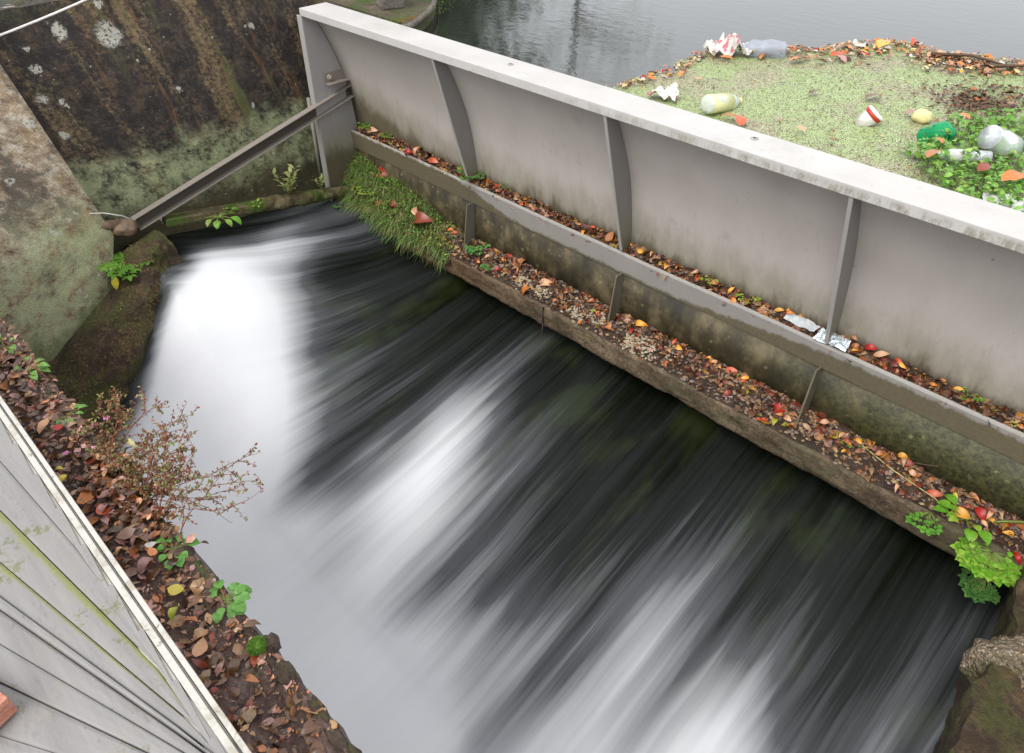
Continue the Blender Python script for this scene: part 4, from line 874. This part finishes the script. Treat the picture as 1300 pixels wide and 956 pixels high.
for _ in range(1500):
    a=R.random()**1.2;b=R.random();(x,y,z),_u=gm(a,b);s_=R.uniform(.010,.028);v=(R.gauss(0,1),R.gauss(0,1),R.gauss(0,.5))
    mb.leaf((x,y-.01,z+R.uniform(.01,.05)),v,(R.gauss(0,.6),-.5,1),s_,s_*.6,vcol(R.choice([(.18,.34,.05),(.28,.42,.08),(.12,.24,.05),(.20,.14,.07)]),.3),seg=3)
for _ in range(260): # straggling roots under the lip
    x=R.uniform(-4.5,-3.5);blade(mb,(x,2.855,-1.36),(R.gauss(0,.3),-.4,-.5),R.uniform(.03,.09),.002,vcol((.13,.11,.04)),.6)
tag(mb.build('grass',M['blades']),kind='stuff')
# moss strands on the footing rock
mb=MB()
for _ in range(3600):
    a=R.uniform(.12,.92);b=R.uniform(.04,.85)
    (x,y,z),_u=rk(a,b)
    g=nz(a*9,b*7,3)
    if g<-.05: continue
    blade(mb,(x+.006,y,z+.004),(R.gauss(.5,.6),R.gauss(-.2,.5),R.uniform(.1,.9)),R.uniform(.014,.038),R.uniform(.002,.004),vcol(R.choice([(.24,.20,.07),(.14,.19,.04),(.34,.27,.12),(.11,.16,.03),(.18,.10,.06)]),.3),.8,3)
tag(mb.build('rock_moss',M['blades']),kind='stuff')
# moss tufts
mb=MB()
def mosspatch(cx,cy,cz,rx,ry,n,c=(.09,.17,.02)):
    for _ in range(n):
        x=cx+R.gauss(0,rx);y=cy+R.gauss(0,ry);blade(mb,(x,y,cz(x,y)),(R.gauss(0,.6),R.gauss(0,.6),1),R.uniform(.006,.016),.003,vcol(c,.35),.2,2)
mosspatch(-4.22,3.22,lambda x,y:.09,.07,.14,900,(.16,.24,.03));mosspatch(-4.45,3.55,lambda x,y:.09,.12,.12,700,(.13,.19,.03))
mosspatch(-4.13,3.17,lambda x,y:.095,.02,.06,100,(.42,.14,.03))
for k in range(90):
    y=R.uniform(.8,1.6);x=-5.13-.12*0-R.uniform(.0,.25)
    mosspatch(x,y,lambda a,b:.345,.02,.02,12,(.08,.11,.025))
tag(mb.build('bank_moss',M['blades']),kind='stuff')
# ================================================================= individual fallen leaves
LM={}
def leafmesh(col,var):
    k=(col,var)
    if k in LM:return LM[k]
    mb=MB();st0=R.getstate();R.seed(hash((len(col),var,col[0],col[-1]))&0 or (len(col)*31+ord(col[0])*7+ord(col[-1])*3+var*101))
    W_=[.42,.55,.72,.40,.45][var];mb.leaf((0,0,0),(1,0,0),(0,0,1),1,W_,curl=[.35,.6,-.3,.9,.18][var],fold=[.25,.45,.15,.7,.12][var],seg=8,wob=.05)
    mb.tube([(.48,0,0),(.55,.01,.02),(.62,.03,.03)],.012,4)
    R.setstate(st0)
    o=mb.build('fallen_leaf',M['leaf_'+col]);me=o.data;bpy.data.objects.remove(o)
    sub=me
    LM[k]=sub;return sub
def place_leaf(p,L,dirv,col,w_=.42,label=None,group=None,n=(0,0,1),var=None):
    if group and 'pond' in group: var=4
    if var is None: var=R.choice((0,3,0,1)) if w_<.5 else 2
    L*=.88
    o=bpy.data.objects.new('fallen_leaf',leafmesh(col,var));COL.objects.link(o)
    d=Vector(dirv).normalized();n=Vector(n);n=(n-d*n.dot(d)).normalized();s_=n.cross(d)
    m=Matrix((d,s_,n)).transposed().to_4x4();o.matrix_world=Matrix.Translation(Vector(p)+n*.008)@m@Matrix.Scale(L,4)
    return tag(o,label,'leaf',group)
NRM={'gutter':GN,'ledge':LN,'grass':Vector((0,-.6,.8)),'strip':Vector((0,0,1)),'raft':Vector((0,0,1))}
GRP={'gutter':'fallen leaves lying in the gutter','ledge':'fallen leaves lying on the concrete ledge','grass':'fallen leaves caught in the grass tuft','strip':'fallen leaves lying on the soil topped wall','raft':'fallen leaves floating on the pond'}
for ar,p,L,d,col,w_,lab in LEAVES:
    n=(NRM[ar]+Vector((R.gauss(0,.15),R.gauss(0,.15),0))).normalized()
    up=.018 if ar=='grass' else (.012 if ar!='raft' else .012)
    if ar=='raft' and p[0]>-1.02 and p[0]<0: up=.085 if p[1]<3.9 and p[0]>-.93 else .03
    if ar=='grass': p=[p[0],p[1]-.02,p[2]+.04]
    place_leaf((p[0],p[1],p[2]+up),L,d,col,w_,lab,GRP[ar],n)
CN={'orange':'orange','orangered':'orange red','red':'red','redbrown':'reddish brown','orangebrown':'orange brown','brown':'brown','peach':'peach','yelloworange':'amber','yellow':'yellow','paleyellow':'pale yellow','yellowgreen':'yellow green','pink':'dull pink','white':'whitish','darkbrown':'dark brown','tan':'tan'}
def scatter(ar,n,fn,pal,sz):
    for _ in range(n):
        p=fn();col=pick(pal);a=R.uniform(0,2*PI);nn=(NRM[ar]+Vector((R.gauss(0,.3),R.gauss(0,.3),0))).normalized()
        where={'gutter':'in the litter of the gutter','ledge':'in the litter on the concrete ledge','strip':'on the wet soil beside the white rail','raft':'floating in the debris on the pond'}[ar]
        place_leaf(p,R.uniform(*sz),(math.cos(a),math.sin(a),R.gauss(0,.2)),col,.42,'small %s leaf lying %s'%(CN[col],where) if ar!='raft' else 'small %s leaf %s'%(CN[col],where),GRP[ar],nn)
PI_=[('brown',4),('redbrown',3),('orangebrown',2.5),('peach',2),('tan',2),('orange',1.5),('yelloworange',1.2),('orangered',1),('pink',1),('red',.5)]
scatter('gutter',58,lambda:(lambda x,t:tuple(Vector(gut(x,t))+Vector((0,0,.008))))(R.uniform(-4.5,-.05),R.uniform(.1,1)),PI_,(.035,.06))
scatter('ledge',84,lambda:(lambda x,t:tuple(Vector(led(x,t))+Vector((0,0,.008))))(R.uniform(-3.7,.15),R.uniform(.05,.95)),PI_,(.035,.065))
scatter('strip',34,lambda:(R.uniform(-3.0,-1.05),R.uniform(.135,.27),-.333),[('brown',4),('redbrown',3),('pink',3),('orangebrown',1.5),('tan',2)],(.03,.05))
def rim():
    while True:
        x=R.uniform(-2.5,-.9);y=R.uniform(3.4,5.3)
        if inside(x,y) and edist(x,y)<.33 and (x>-2.45 or y>3.4): return (x,y,.02)
scatter('raft',38,rim,[('peach',3),('orange',2.5),('yelloworange',2),('white',3),('orangered',1),('pink',1),('brown',1)],(.06,.11))
# ================================================================= weeds
def weed(loc,name,label,n,L,up=.5,kind='oval',cols=((.12,.27,.04),),spread=1,az=None,droop=.3,leafr=.42,stemmat='stem_green',cat='plant',group=None):
    root=empty(name,loc,label,cat,group);fm=MB();sm=MB();P0=Vector((0,0,0))
    for k in range(n):
        a=(az+R.gauss(0,spread)) if az is not None else 2*PI*k/n+R.uniform(-.4,.4)
        d=Vector((math.cos(a),math.sin(a),up*R.uniform(.6,1.5))).normalized();LL=L*R.uniform(.6,1.1)
        pts=[];p=P0.copy();dd_=d.copy()
        for q in range(6):
            pts.append(p.copy());p=p+dd_*LL/5;dd_=(dd_+Vector((0,0,-droop/3))).normalized()
        sm.tube(pts,.0022*L/.1,4,r1=.0010*L/.1)
        c=vcol(R.choice(cols),.18)
        if kind=='oval': fm.leaf(pts[-1],dd_,(0,0,1),LL*.62,LL*.62*leafr*1.5,c,curl=.35,fold=.2,seg=6)
        elif kind=='pinnate':
            for q in range(1,6):
                s_=dd_.cross(Vector((0,0,1))).normalized();pp=pts[q];ls=LL*(.22+.16*math.sin(PI*q/6))
                for sg in(-1,1): fm.leaf(pp+s_*sg*ls*.5,(s_*sg+dd_*.45),(0,0,1),ls,ls*.62,c,curl=.3,fold=.1,seg=4,wob=.1)
            fm.leaf(pts[-1]+dd_*LL*.08,dd_,(0,0,1),LL*.3,LL*.2,c,seg=4,wob=.1)
        elif kind=='upright':
            for q in range(1,6):
                b=q*2.4+k;v=Vector((math.cos(b),math.sin(b),.6));ls=LL*.32
                for sg in(0,PI):
                    v=Vector((math.cos(b+sg),math.sin(b+sg),.55)).normalized();fm.leaf(pts[q]+v*ls*.5,v,(0,0,1),ls,ls*.42,c,curl=.2,fold=.15,seg=4)
        elif kind=='clover':
            for q in(-1,0,1):
                v=Matrix.Rotation(q*1.3,3,'Z')@Vector((dd_.x,dd_.y,.1)).normalized();ls=LL*.34;fm.leaf(pts[-1]+v*ls*.5,v,(0,0,1),ls,ls*.8,c,curl=.3,fold=.1,seg=4,wob=.06)
            if R.random()<.7:
                v=Matrix.Rotation(R.choice((-1.4,1.4)),3,'Z')@Vector((dd_.x,dd_.y,.1)).normalized();ls=LL*.26;fm.leaf(pts[3]+v*ls*.5,v,(0,0,1),ls,ls*.8,c,curl=.3,fold=.1,seg=4)
    s_=sm.build('stem',M[stemmat],root);f_=fm.build('leaves',M['foliage'],root)
    return root
GR=((.10,.26,.03),(.15,.32,.05));BG=((.25,.42,.04),(.32,.46,.07));PG=((.36,.45,.16),(.42,.48,.20));DG=((.07,.20,.05),(.10,.24,.06))
r_=weed((-4.62,1.16,-1.10),'rosette_weed','green fern like rosette with one yellow leaf at the corner of the wing wall',11,.16,.35,'pinnate',GR)
mb=MB();mb.leaf((.05,-.10,-.06),(.3,-.3,-1),(1,-.6,.2),.09,.045,LC['yellow'],seg=5);mb.build('yellow_leaf',M['foliage'],r_)
weed((-4.64,1.83,-1.02),'leafy_weed','light green leafy weed drooping from the moss covered bar',13,.16,.35,'oval',((.14,.34,.04),(.24,.40,.08)),droop=.5)
weed((-4.65,2.12,-1.05),'seedling','small green seedling on the moss covered bar',5,.05,.8,'oval',BG)
weed((-4.67,2.40,-1.07),'upright_weed','taller of two pale yellow green upright weeds before the dark wall',5,.20,2.4,'upright',PG,droop=.15)
weed((-4.66,2.66,-1.10),'upright_weed','shorter pale upright weed just left of the end plate',3,.14,2.6,'upright',PG,droop=.15)
weed((-4.36,2.86,-1.12),'bright_weed','bright yellow green leafy plant growing out of the grass tuft',14,.08,.7,'clover',BG)
weed((-4.52,2.74,-1.24),'seedling','dark green weed hanging beside the side spill',7,.07,.4,'clover',DG)
weed((-4.52,3.02,-.70),'cress_tuft','dense green cress at the left end of the gutter',22,.055,.8,'clover',GR)
weed((-4.28,3.02,-.70),'cress_tuft','low green cress beside the peach leaf in the gutter',18,.045,.6,'clover',GR)
weed((-3.36,3.00,-.71),'leafy_weed','bushy green weed in the gutter at the foot of the left inner rib',20,.09,.7,'clover',DG)
weed((-3.09,3.03,-.69),'seedling','tiny grey green seedling in the gutter right of the bushy weed',6,.045,.8,'clover',DG)
weed((-1.58,3.03,-.70),'seedling','bright green seedling at mid gutter left of two golden leaves',8,.05,.5,'clover',BG)
weed((-1.36,3.01,-.71),'seedling','lime green seedling at mid gutter, the lower of two',7,.05,.5,'clover',BG)
weed((-.32,3.02,-.70),'seedling','green seedling near the right end of the gutter',6,.05,.5,'clover',GR)
weed((-3.30,2.95,-1.17),'trailing_weed','round leaved green weed trailing on the ledge by the left strut',12,.09,.4,'clover',((.08,.30,.07),(.12,.34,.09)),az=-.9,spread=.7)
weed((-3.10,2.90,-1.20),'trailing_weed','green tip of trailing weed hanging over the ledge litter',7,.06,.3,'clover',((.08,.30,.07),),az=-1.2,spread=.8)
weed((-3.42,2.99,-1.14),'seedling','small dark seedling left of the trailing weed',5,.05,.5,'clover',DG)
weed((-.67,2.95,-1.18),'seedling','tiny green seedling among the ledge litter near the straw stem',5,.04,.5,'clover',GR)
weed((-.24,2.87,-1.25),'small_weed','small round leaved weed hanging from the ledge, left of the big clump',10,.09,.1,'clover',((.13,.36,.05),),az=-1.3,spread=.6,droop=.7)
weed((-.11,2.90,-1.22),'broad_leaved_weed','broad leaved green weed at the right end of the ledge',12,.115,.5,'oval',((.14,.36,.03),(.26,.42,.05)),az=-2.0,spread=1.2,leafr=.5)
weed((.03,2.83,-1.25),'cress_clump','dense bright green cress clump spilling over the right end of the ledge',85,.115,.2,'clover',((.15,.38,.03),(.24,.45,.06)),az=-1.6,spread=1.1,droop=.8)
weed((.06,2.80,-1.36),'hanging_cress','dark green hanging sprigs below the bright cress clump',28,.10,-.2,'clover',DG,az=-1.8,spread=.7,droop=.9)
weed((-.02,2.93,-1.18),'long_leaf_weed','single long green leaf on a pale stalk at the right edge',2,.24,.5,'oval',((.13,.34,.03),),az=.25,spread=.25,leafr=.36)
weed((-2.72,.25,-.33),'seedling_cluster','pale green seedlings at the upper end of the soil strip',10,.07,.5,'oval',((.17,.36,.08),),az=.2,spread=1.2)
weed((-2.93,.24,-.33),'seedling','green seedling touching the left edge near the wing wall foot',5,.07,.5,'oval',((.17,.36,.08),),az=.2,spread=1.2)
weed((-2.38,.26,-.33),'seedling_cluster','flat green seedlings overhanging the soil strip above the dry herb',9,.06,.3,'oval',((.15,.33,.08),),az=.5,spread=1.1)
weed((-1.60,.265,-.33),'seedling_cluster','round leaved green weed on the soil strip below the dry herb',13,.055,.4,'oval',((.12,.33,.06),),leafr=.6)
weed((-1.35,.285,-.33),'heart_leaved_weed','largest green weed with heart shaped leaves reaching over the water from the strip',30,.052,.35,'oval',((.15,.36,.09),(.12,.30,.06)),az=.9,spread=1.4,leafr=.62)
weed((-1.75,.24,-.33),'seedling','tiny seedling alone on the soil under the dry herb',5,.022,.5,'oval',GR)
mb=MB();mb.blob((-1.17,.275,-.322),(.022,.022,.016),sub=3,amp=.2,seed=5)
for _ in range(500):
    v=Vector((R.gauss(0,1),R.gauss(0,1),abs(R.gauss(0,1)))).normalized();blade(mb,(-1.17+v.x*.022,.275+v.y*.022,-.322+v.z*.016),v,.006,.002,vcol((.10,.24,.02),.3),.1,2)
tag(mb.build('moss_cushion',M['moss_ball']),'round bright green moss cushion near the lower end of the soil strip','moss')
# dry herb with pink flowers
DH=empty('dry_herb',(-1.95,.28,-.335),'straggly reddish brown herb with tiny pink flowers leaning over the white water','herb')
sm=MB();fm=MB();fl=MB()
def branch(p,d,L,dep):
    pts=[];n=6
    for k in range(n+1):
        pts.append(p.copy());d=(d+Vector((R.gauss(0,.16),R.gauss(0,.16),R.gauss(0,.14)))).normalized();p=p+d*L/n
    sm.tube(pts,.0013 if dep else .0018,4,r1=.0006)
    for k,q in enumerate(pts[1:]):
        for _ in range(2 if dep<2 else 3):
            if R.random()<.55:
                v=Vector((R.gauss(0,1),R.gauss(0,1),R.gauss(0,.8))).normalized();s_=R.uniform(.006,.013)
                fm.leaf(q+v*.006,v,(R.gauss(0,.5),R.gauss(0,.5),1),s_,s_*.6,vcol(R.choice([(.22,.07,.05),(.12,.05,.03),(.22,.26,.08),(.32,.28,.14),(.30,.11,.07),(.14,.20,.05)]),.3),seg=3)
    if dep<2:
        for k in range(1,n+1):
            if R.random()<(.75 if dep==0 else .45):
                branch(pts[k],(d*.7+Vector((R.gauss(0,.6),R.gauss(0,.5),R.gauss(0,.4)))).normalized(),L*R.uniform(.3,.5),dep+1)
for _ in range(30):
    x=R.gauss(0,.16);d=Vector((-x*1.2+R.gauss(.02,.30),R.uniform(.35,1),R.uniform(.35,.8)));branch(Vector((x,R.uniform(-.05,.02),0)),d,R.uniform(.10,.25),0)
branch(Vector((.10,.02,0)),Vector((.75,.75,.30)),.30,0);branch(Vector((.12,.02,0)),Vector((1.0,.55,.2)),.28,1);branch(Vector((-.15,.02,0)),Vector((.1,.9,.9)),.26,0)
for p in((-.20,.05,.10),(-.25,.02,.06),(-.16,-.03,.05),(-.22,-.09,.03)):
    for q in range(5):
        a=q*2*PI/5;fl.leaf(Vector(p)+Vector((math.cos(a),math.sin(a),.1))*.006,(math.cos(a),math.sin(a),.2),(0,0,1),.011,.008,(.7,.3,.5),seg=3)
sm.build('stem',M['stem_red'],DH);fm.build('leaves',M['foliage'],DH);fl.build('flowers',M['pink_petal'],DH)
# twigs, straw
def twig(name,pts,r,m,label,cat='twig',group=None):
    mb=MB();mb.tube(pts,r,5,r1=r*.5);return tag(mb.build(name,M[m]),label,cat,group)
twig('straw_stem',[(-.66,2.97,-1.16),(-.45,2.93,-1.185),(-.25,2.91,-1.20),(-.14,2.88,-1.235)],.0035,'straw','long straw coloured stem lying along the right half of the ledge','stem')
twig('twig',[(-.42,2.99,-1.15),(-.34,3.0,-1.12),(-.27,3.02,-1.10)],.003,'twig','short dark twig leaning on the apron plate near the mustard leaf')
twig('twig',[(-.66,2.95,-1.18),(-.58,2.90,-1.22),(-.56,2.88,-1.245)],.002,'twig','thin curved twig below the tiny ledge seedling')
twig('creeper_stem',[(-3.05,.235,-.325),(-2.90,.25,-.30),(-2.72,.265,-.305),(-2.62,.29,-.33)],.0028,'stem_red','thin brown creeper stem at the top end of the soil strip','stem')
twig('root_strand',[(-2.58,2.856,-1.38),(-2.575,2.845,-1.45),(-2.60,2.835,-1.50)],.002,'twig','dangling root strand hanging below the joint in the concrete ledge','root')
twig('twig',[(-1.48,5.02,.03),(-1.28,5.10,.045),(-1.05,5.08,.03)],.012,'twig','dark branch floating at the back edge of the duckweed','branch')
twig('twig',[(-1.15,5.02,.03),(-.98,5.10,.05),(-.85,5.2,.05)],.010,'twig','second dark branch afloat at the far right of the debris','branch')
twig('twig',[(-.38,2.80,-1.56),(-.16,2.72,-1.62)],.0,'twig',None) if False else None
# ================================================================= rubbish
def bottle(name,loc,rot,L,r,label,mat,cap,lab=None,dent=.1,seed=0,content=None):
    root=empty(name,loc,label,'bottle');root.rotation_euler=rot
    mb=MB();z0=-L/2
    pr=[(r*.6,0),(r*.95,.004),(r,.012),(r,L*.35),(r*.96,L*.5),(r,L*.62),(r*.85,L*.74),(r*.45,L*.88),(r*.33,L*.92),(r*.33,L*.965)]
    mb.lathe([(a,z0+b) for a,b in pr],24,dent=dent,seed=seed);mb.build('body',M[mat],root)
    mb=MB();mb.lathe([(r*.38,z0+L*.945),(r*.40,z0+L),(r*.2,z0+L+.002)],14);mb.build('cap',M[cap],root)
    if lab: mb=MB();mb.lathe([(r*1.012,z0+L*lab[0]),(r*1.012,z0+L*lab[1])],24,dent=dent,seed=seed);o=mb.build('label',M[lab[2]],root)
    return root
bottle('plastic_bottle',(-1.905,3.44,.035),(math.radians(78),0,math.radians(-8)),.29,.046,'clear plastic bottle with pale yellow lower part lying against the steel top','clear_plastic','yellow_plastic',(.03,.62,'pale_liquid'),.05,1).rotation_euler=(math.radians(100),0,math.radians(175))
bottle('green_bottle',(-.955,3.74,.045),(math.radians(60),0,math.radians(60)),.15,.058,'crumpled green plastic bottle at the edge of the watercress','green_plastic','green_plastic',None,.22,4)
bottle('slim_bottle',(-.79,3.53,.06),(math.radians(90),0,math.radians(-45-10)),.24,.026,'slim white translucent bottle sunk in the watercress','clear_plastic','white_plastic',(.1,.7,'white_plastic'),.1,6)
bottle('crushed_bottle',(-2.22,4.36,.045),(math.radians(88),0,math.radians(-55)),.27,.05,'crushed grey blue plastic bottle at the outer edge of the debris','blue_plastic','blue_plastic',None,.45,8)
# clear cup seen from its open end
cp=empty('clear_cup',(-.70,3.68,.10),'clear plastic cup lying in the watercress near the right edge','cup');cp.rotation_euler=(math.radians(62),0,math.radians(-28))
mb=MB();mb.lathe([(.052,.075),(.050,.07),(.058,.0),(.063,-.075),(.060,-.078),(.0565,-.07),(.050,.0),(.046,.065)],26,dent=.06);mb.build('cup_wall',M['clear_plastic'],cp)
mb=MB();mb.lathe([(.001,.072),(.047,.072)],26);mb.build('cup_base',M['blue_plastic'],cp)
pc=empty('paper_cup',(-1.285,3.75,.035),'small white and red paper cup on the open duckweed','cup');pc.rotation_euler=(math.radians(-38),math.radians(14),math.radians(-40))
mb=MB();mb.lathe([(.034,-.06),(.045,.03)],24);mb.build('cup_wall',M['packet_print'],pc)
mb=MB();mb.lathe([(.0445,.012),(.0475,.030)],24);mb.build('red_band',M['red_wax'],pc)
mb=MB();mb.lathe([(.048,.0305),(.047,.038),(.040,.040),(.0001,.041)],24);mb.build('lid',M['lid_white'],pc)
mb=MB();mb.blob((-1.115,3.96,.03),(.048,.043,.034),sub=3,amp=.12,seed=2);tag(mb.build('pale_yellow_pot',M['yellow_plastic']),'rounded pale yellow plastic pot lid beside the pink faded leaf','pot')
def crumple(name,loc,sx,sy,m,label,seed,amp=.05,cat='wrapper',rot=0,up=0):
    mb=MB()
    def f(a,b):
        x=(a-.5)*sx;y=(b-.5)*sy;q=Vector((x*15,y*15,seed))
        z=amp*abs(mn.noise(q))+amp*.35*abs(mn.noise(q*2.1))+amp*.4*math.sin(PI*a)*math.sin(PI*b)
        x+=sx*.12*mn.noise(q*.9+Vector((5,0,0)));y+=sy*.16*mn.noise(q*.9+Vector((0,9,0)))
        return (x,y,z+up*y),(a,b)
    mb.grid(f,30,22);o=mb.build(name,M[m],shade=False);tag(o,label,cat);o.location=loc;o.rotation_euler=(0,0,rot)
    sd_=o.modifiers.new('solid','SOLIDIFY');sd_.thickness=.001;return o
crumple('packet',(-2.38,4.24,.015),.26,.17,'packet_print','crumpled white packet with red print heaped at the outer edge of the debris',3,.11,rot=.8)
crumple('wrapper',(-2.20,3.34,.015),.15,.11,'packet_print','small crumpled red and white wrapper by the steel top, left end of the duckweed',8,.07,rot=.3)
crumple('white_tray',(-.49,3.22,.03),.2,.16,'white_plastic','white plastic tray corner beside the very large orange leaf',12,.05,'tray',rot=.2)
crumple('pale_shred',(-1.00,3.16,.02),.07,.05,'white_plastic','scrap of white film on the duckweed by the steel top',15,.03,'scrap')
o=crumple('foil_wrapper',(-.905,3.005,-.715),.15,.07,'foil','crumpled silver foil wrapper lying in the gutter by the right rib',5,.035,rot=-.12);o.rotation_euler=(.6,0,-.1)
o=crumple('clear_film',(-1.075,3.02,-.708),.17,.045,'clear_plastic','strip of clear plastic film in the gutter left of the silver foil',9,.025,'film');o.rotation_euler=(.6,0,-.05)
# ================================================================= trees on the left bank (seen in the pond's reflection)
def tree(loc,H_,cr,nl,label,name,dens=1,zlo=.15,cols=((.05,.08,.02),(.07,.10,.03),(.035,.055,.015))):
    root=empty(name,loc,label,'tree','trees on the far side of the bank');tm=MB();tm.tube([(0,0,-.2),(.15,.03,H_*.3),(-.13,.15,H_*.6),(.14,0,H_*.92)],.16 if nl>3000 else .07,9,r1=.02)
    tips=[]
    for k in range(22):
        z=H_*R.uniform(zlo+.05,.9);a=R.uniform(0,2*PI);l=cr*R.uniform(.6,1.05)*math.sin(PI*min(.95,max(.2,z/H_)))
        p0=Vector((0,0,z*.85));p1=Vector((math.cos(a)*l,math.sin(a)*l,z+R.uniform(-.1,.5)));tm.tube([p0,(p0+p1)/2+Vector((0,0,.15)),p1],.045,5,r1=.012);tips.append(p1);tips.append((p0+p1)/2)
    put_=tm.build('trunk',M['mat_bark'],root);fm=MB()
    for _ in range(nl):
        c=R.choice(tips);v=Vector((R.gauss(0,1),R.gauss(0,1),R.gauss(0,.8)))*.38*dens;p=c+v;s_=R.uniform(.14,.30)*(1 if nl>3000 else .6);a=R.uniform(0,2*PI)
        fm.leaf(p,(math.cos(a),math.sin(a),R.gauss(0,.5)),(R.gauss(0,1),R.gauss(0,1),1),s_,s_*.6,vcol(R.choice(cols),.3),seg=2)
    fm.build('crown',M['foliage'],root);return root
def pol(hd,d): return (math.sin(math.radians(hd))*d,math.cos(math.radians(hd))*d,.1)
tree(pol(-51,17),7.5,2.4,9000,'dense dark green tree nearest the pond','bank_tree',1.3,.02)
tree(pol(-61,16),8.5,2.8,7000,'broad dark green tree left of the nearest one','bank_tree',1.3,.02)
tree(pol(-55,22),10,3,6000,'tall dark green tree behind the other two','bank_tree',1.4,.02)
tree(pol(-40.5,20),9.2,2.6,1500,'thin loosely leaved tree standing apart to the right','thin_tree',1.5,.35)
EXPO=0.88
# ================================================================= camera, light, world
fpx=955.95;yaw,pitch,roll=-.7855,.652,.0057
fwv=Vector((math.sin(yaw)*math.cos(pitch),math.cos(yaw)*math.cos(pitch),-math.sin(pitch)))
rv=Vector((math.cos(yaw),-math.sin(yaw),0));dv=fwv.cross(rv)
r2=rv*math.cos(roll)+dv*math.sin(roll);d2=-rv*math.sin(roll)+dv*math.cos(roll)
cam=bpy.data.cameras.new('camera');co=bpy.data.objects.new('camera',cam);COL.objects.link(co)
co.matrix_world=Matrix(((r2.x,-d2.x,-fwv.x,0),(r2.y,-d2.y,-fwv.y,0),(r2.z,-d2.z,-fwv.z,1.4),(0,0,0,1)))
cam.sensor_fit='HORIZONTAL';cam.sensor_width=36;cam.lens=fpx/1300*36;cam.shift_y=-44.5/1300;cam.clip_end=2000;cam.clip_start=.02
sc.camera=co
w=bpy.data.worlds.new('World');sc.world=w;w.use_nodes=True;nt=w.node_tree;bg=nt.nodes['Background']
sky=nt.nodes.new('ShaderNodeTexSky');sky.sky_type='NISHITA';sky.sun_disc=False
EL,AZ=math.radians(54),math.radians(178)
sky.sun_elevation=EL;sky.sun_rotation=AZ;sky.air_density=1.0;sky.dust_density=6;sky.ozone_density=1
hs=nt.nodes.new('ShaderNodeHueSaturation');hs.inputs['Saturation'].default_value=.28
nt.links.new(sky.outputs[0],hs.inputs['Color']);cl=nt.nodes.new('ShaderNodeMix');cl.data_type='RGBA';cl.inputs[0].default_value=.78;cl.inputs[7].default_value=(5.5,5.6,5.9,1)
nt.links.new(hs.outputs[0],cl.inputs[6]);nt.links.new(cl.outputs[2],bg.inputs[0]);bg.inputs[1].default_value=.15
sd=bpy.data.lights.new('sun','SUN');sd.energy=1.15;sd.angle=math.radians(32);sd.color=(1,.97,.93)
so=bpy.data.objects.new('sun',sd);COL.objects.link(so)
dirv=Vector((math.sin(AZ)*math.cos(EL),math.cos(AZ)*math.cos(EL),math.sin(EL)))
so.rotation_euler=dirv.to_track_quat('Z','Y').to_euler();so.location=(0,0,8)
sc.view_settings.view_transform='Standard';sc.view_settings.look='None';sc.view_settings.exposure=EXPO;sc.view_settings.gamma=1
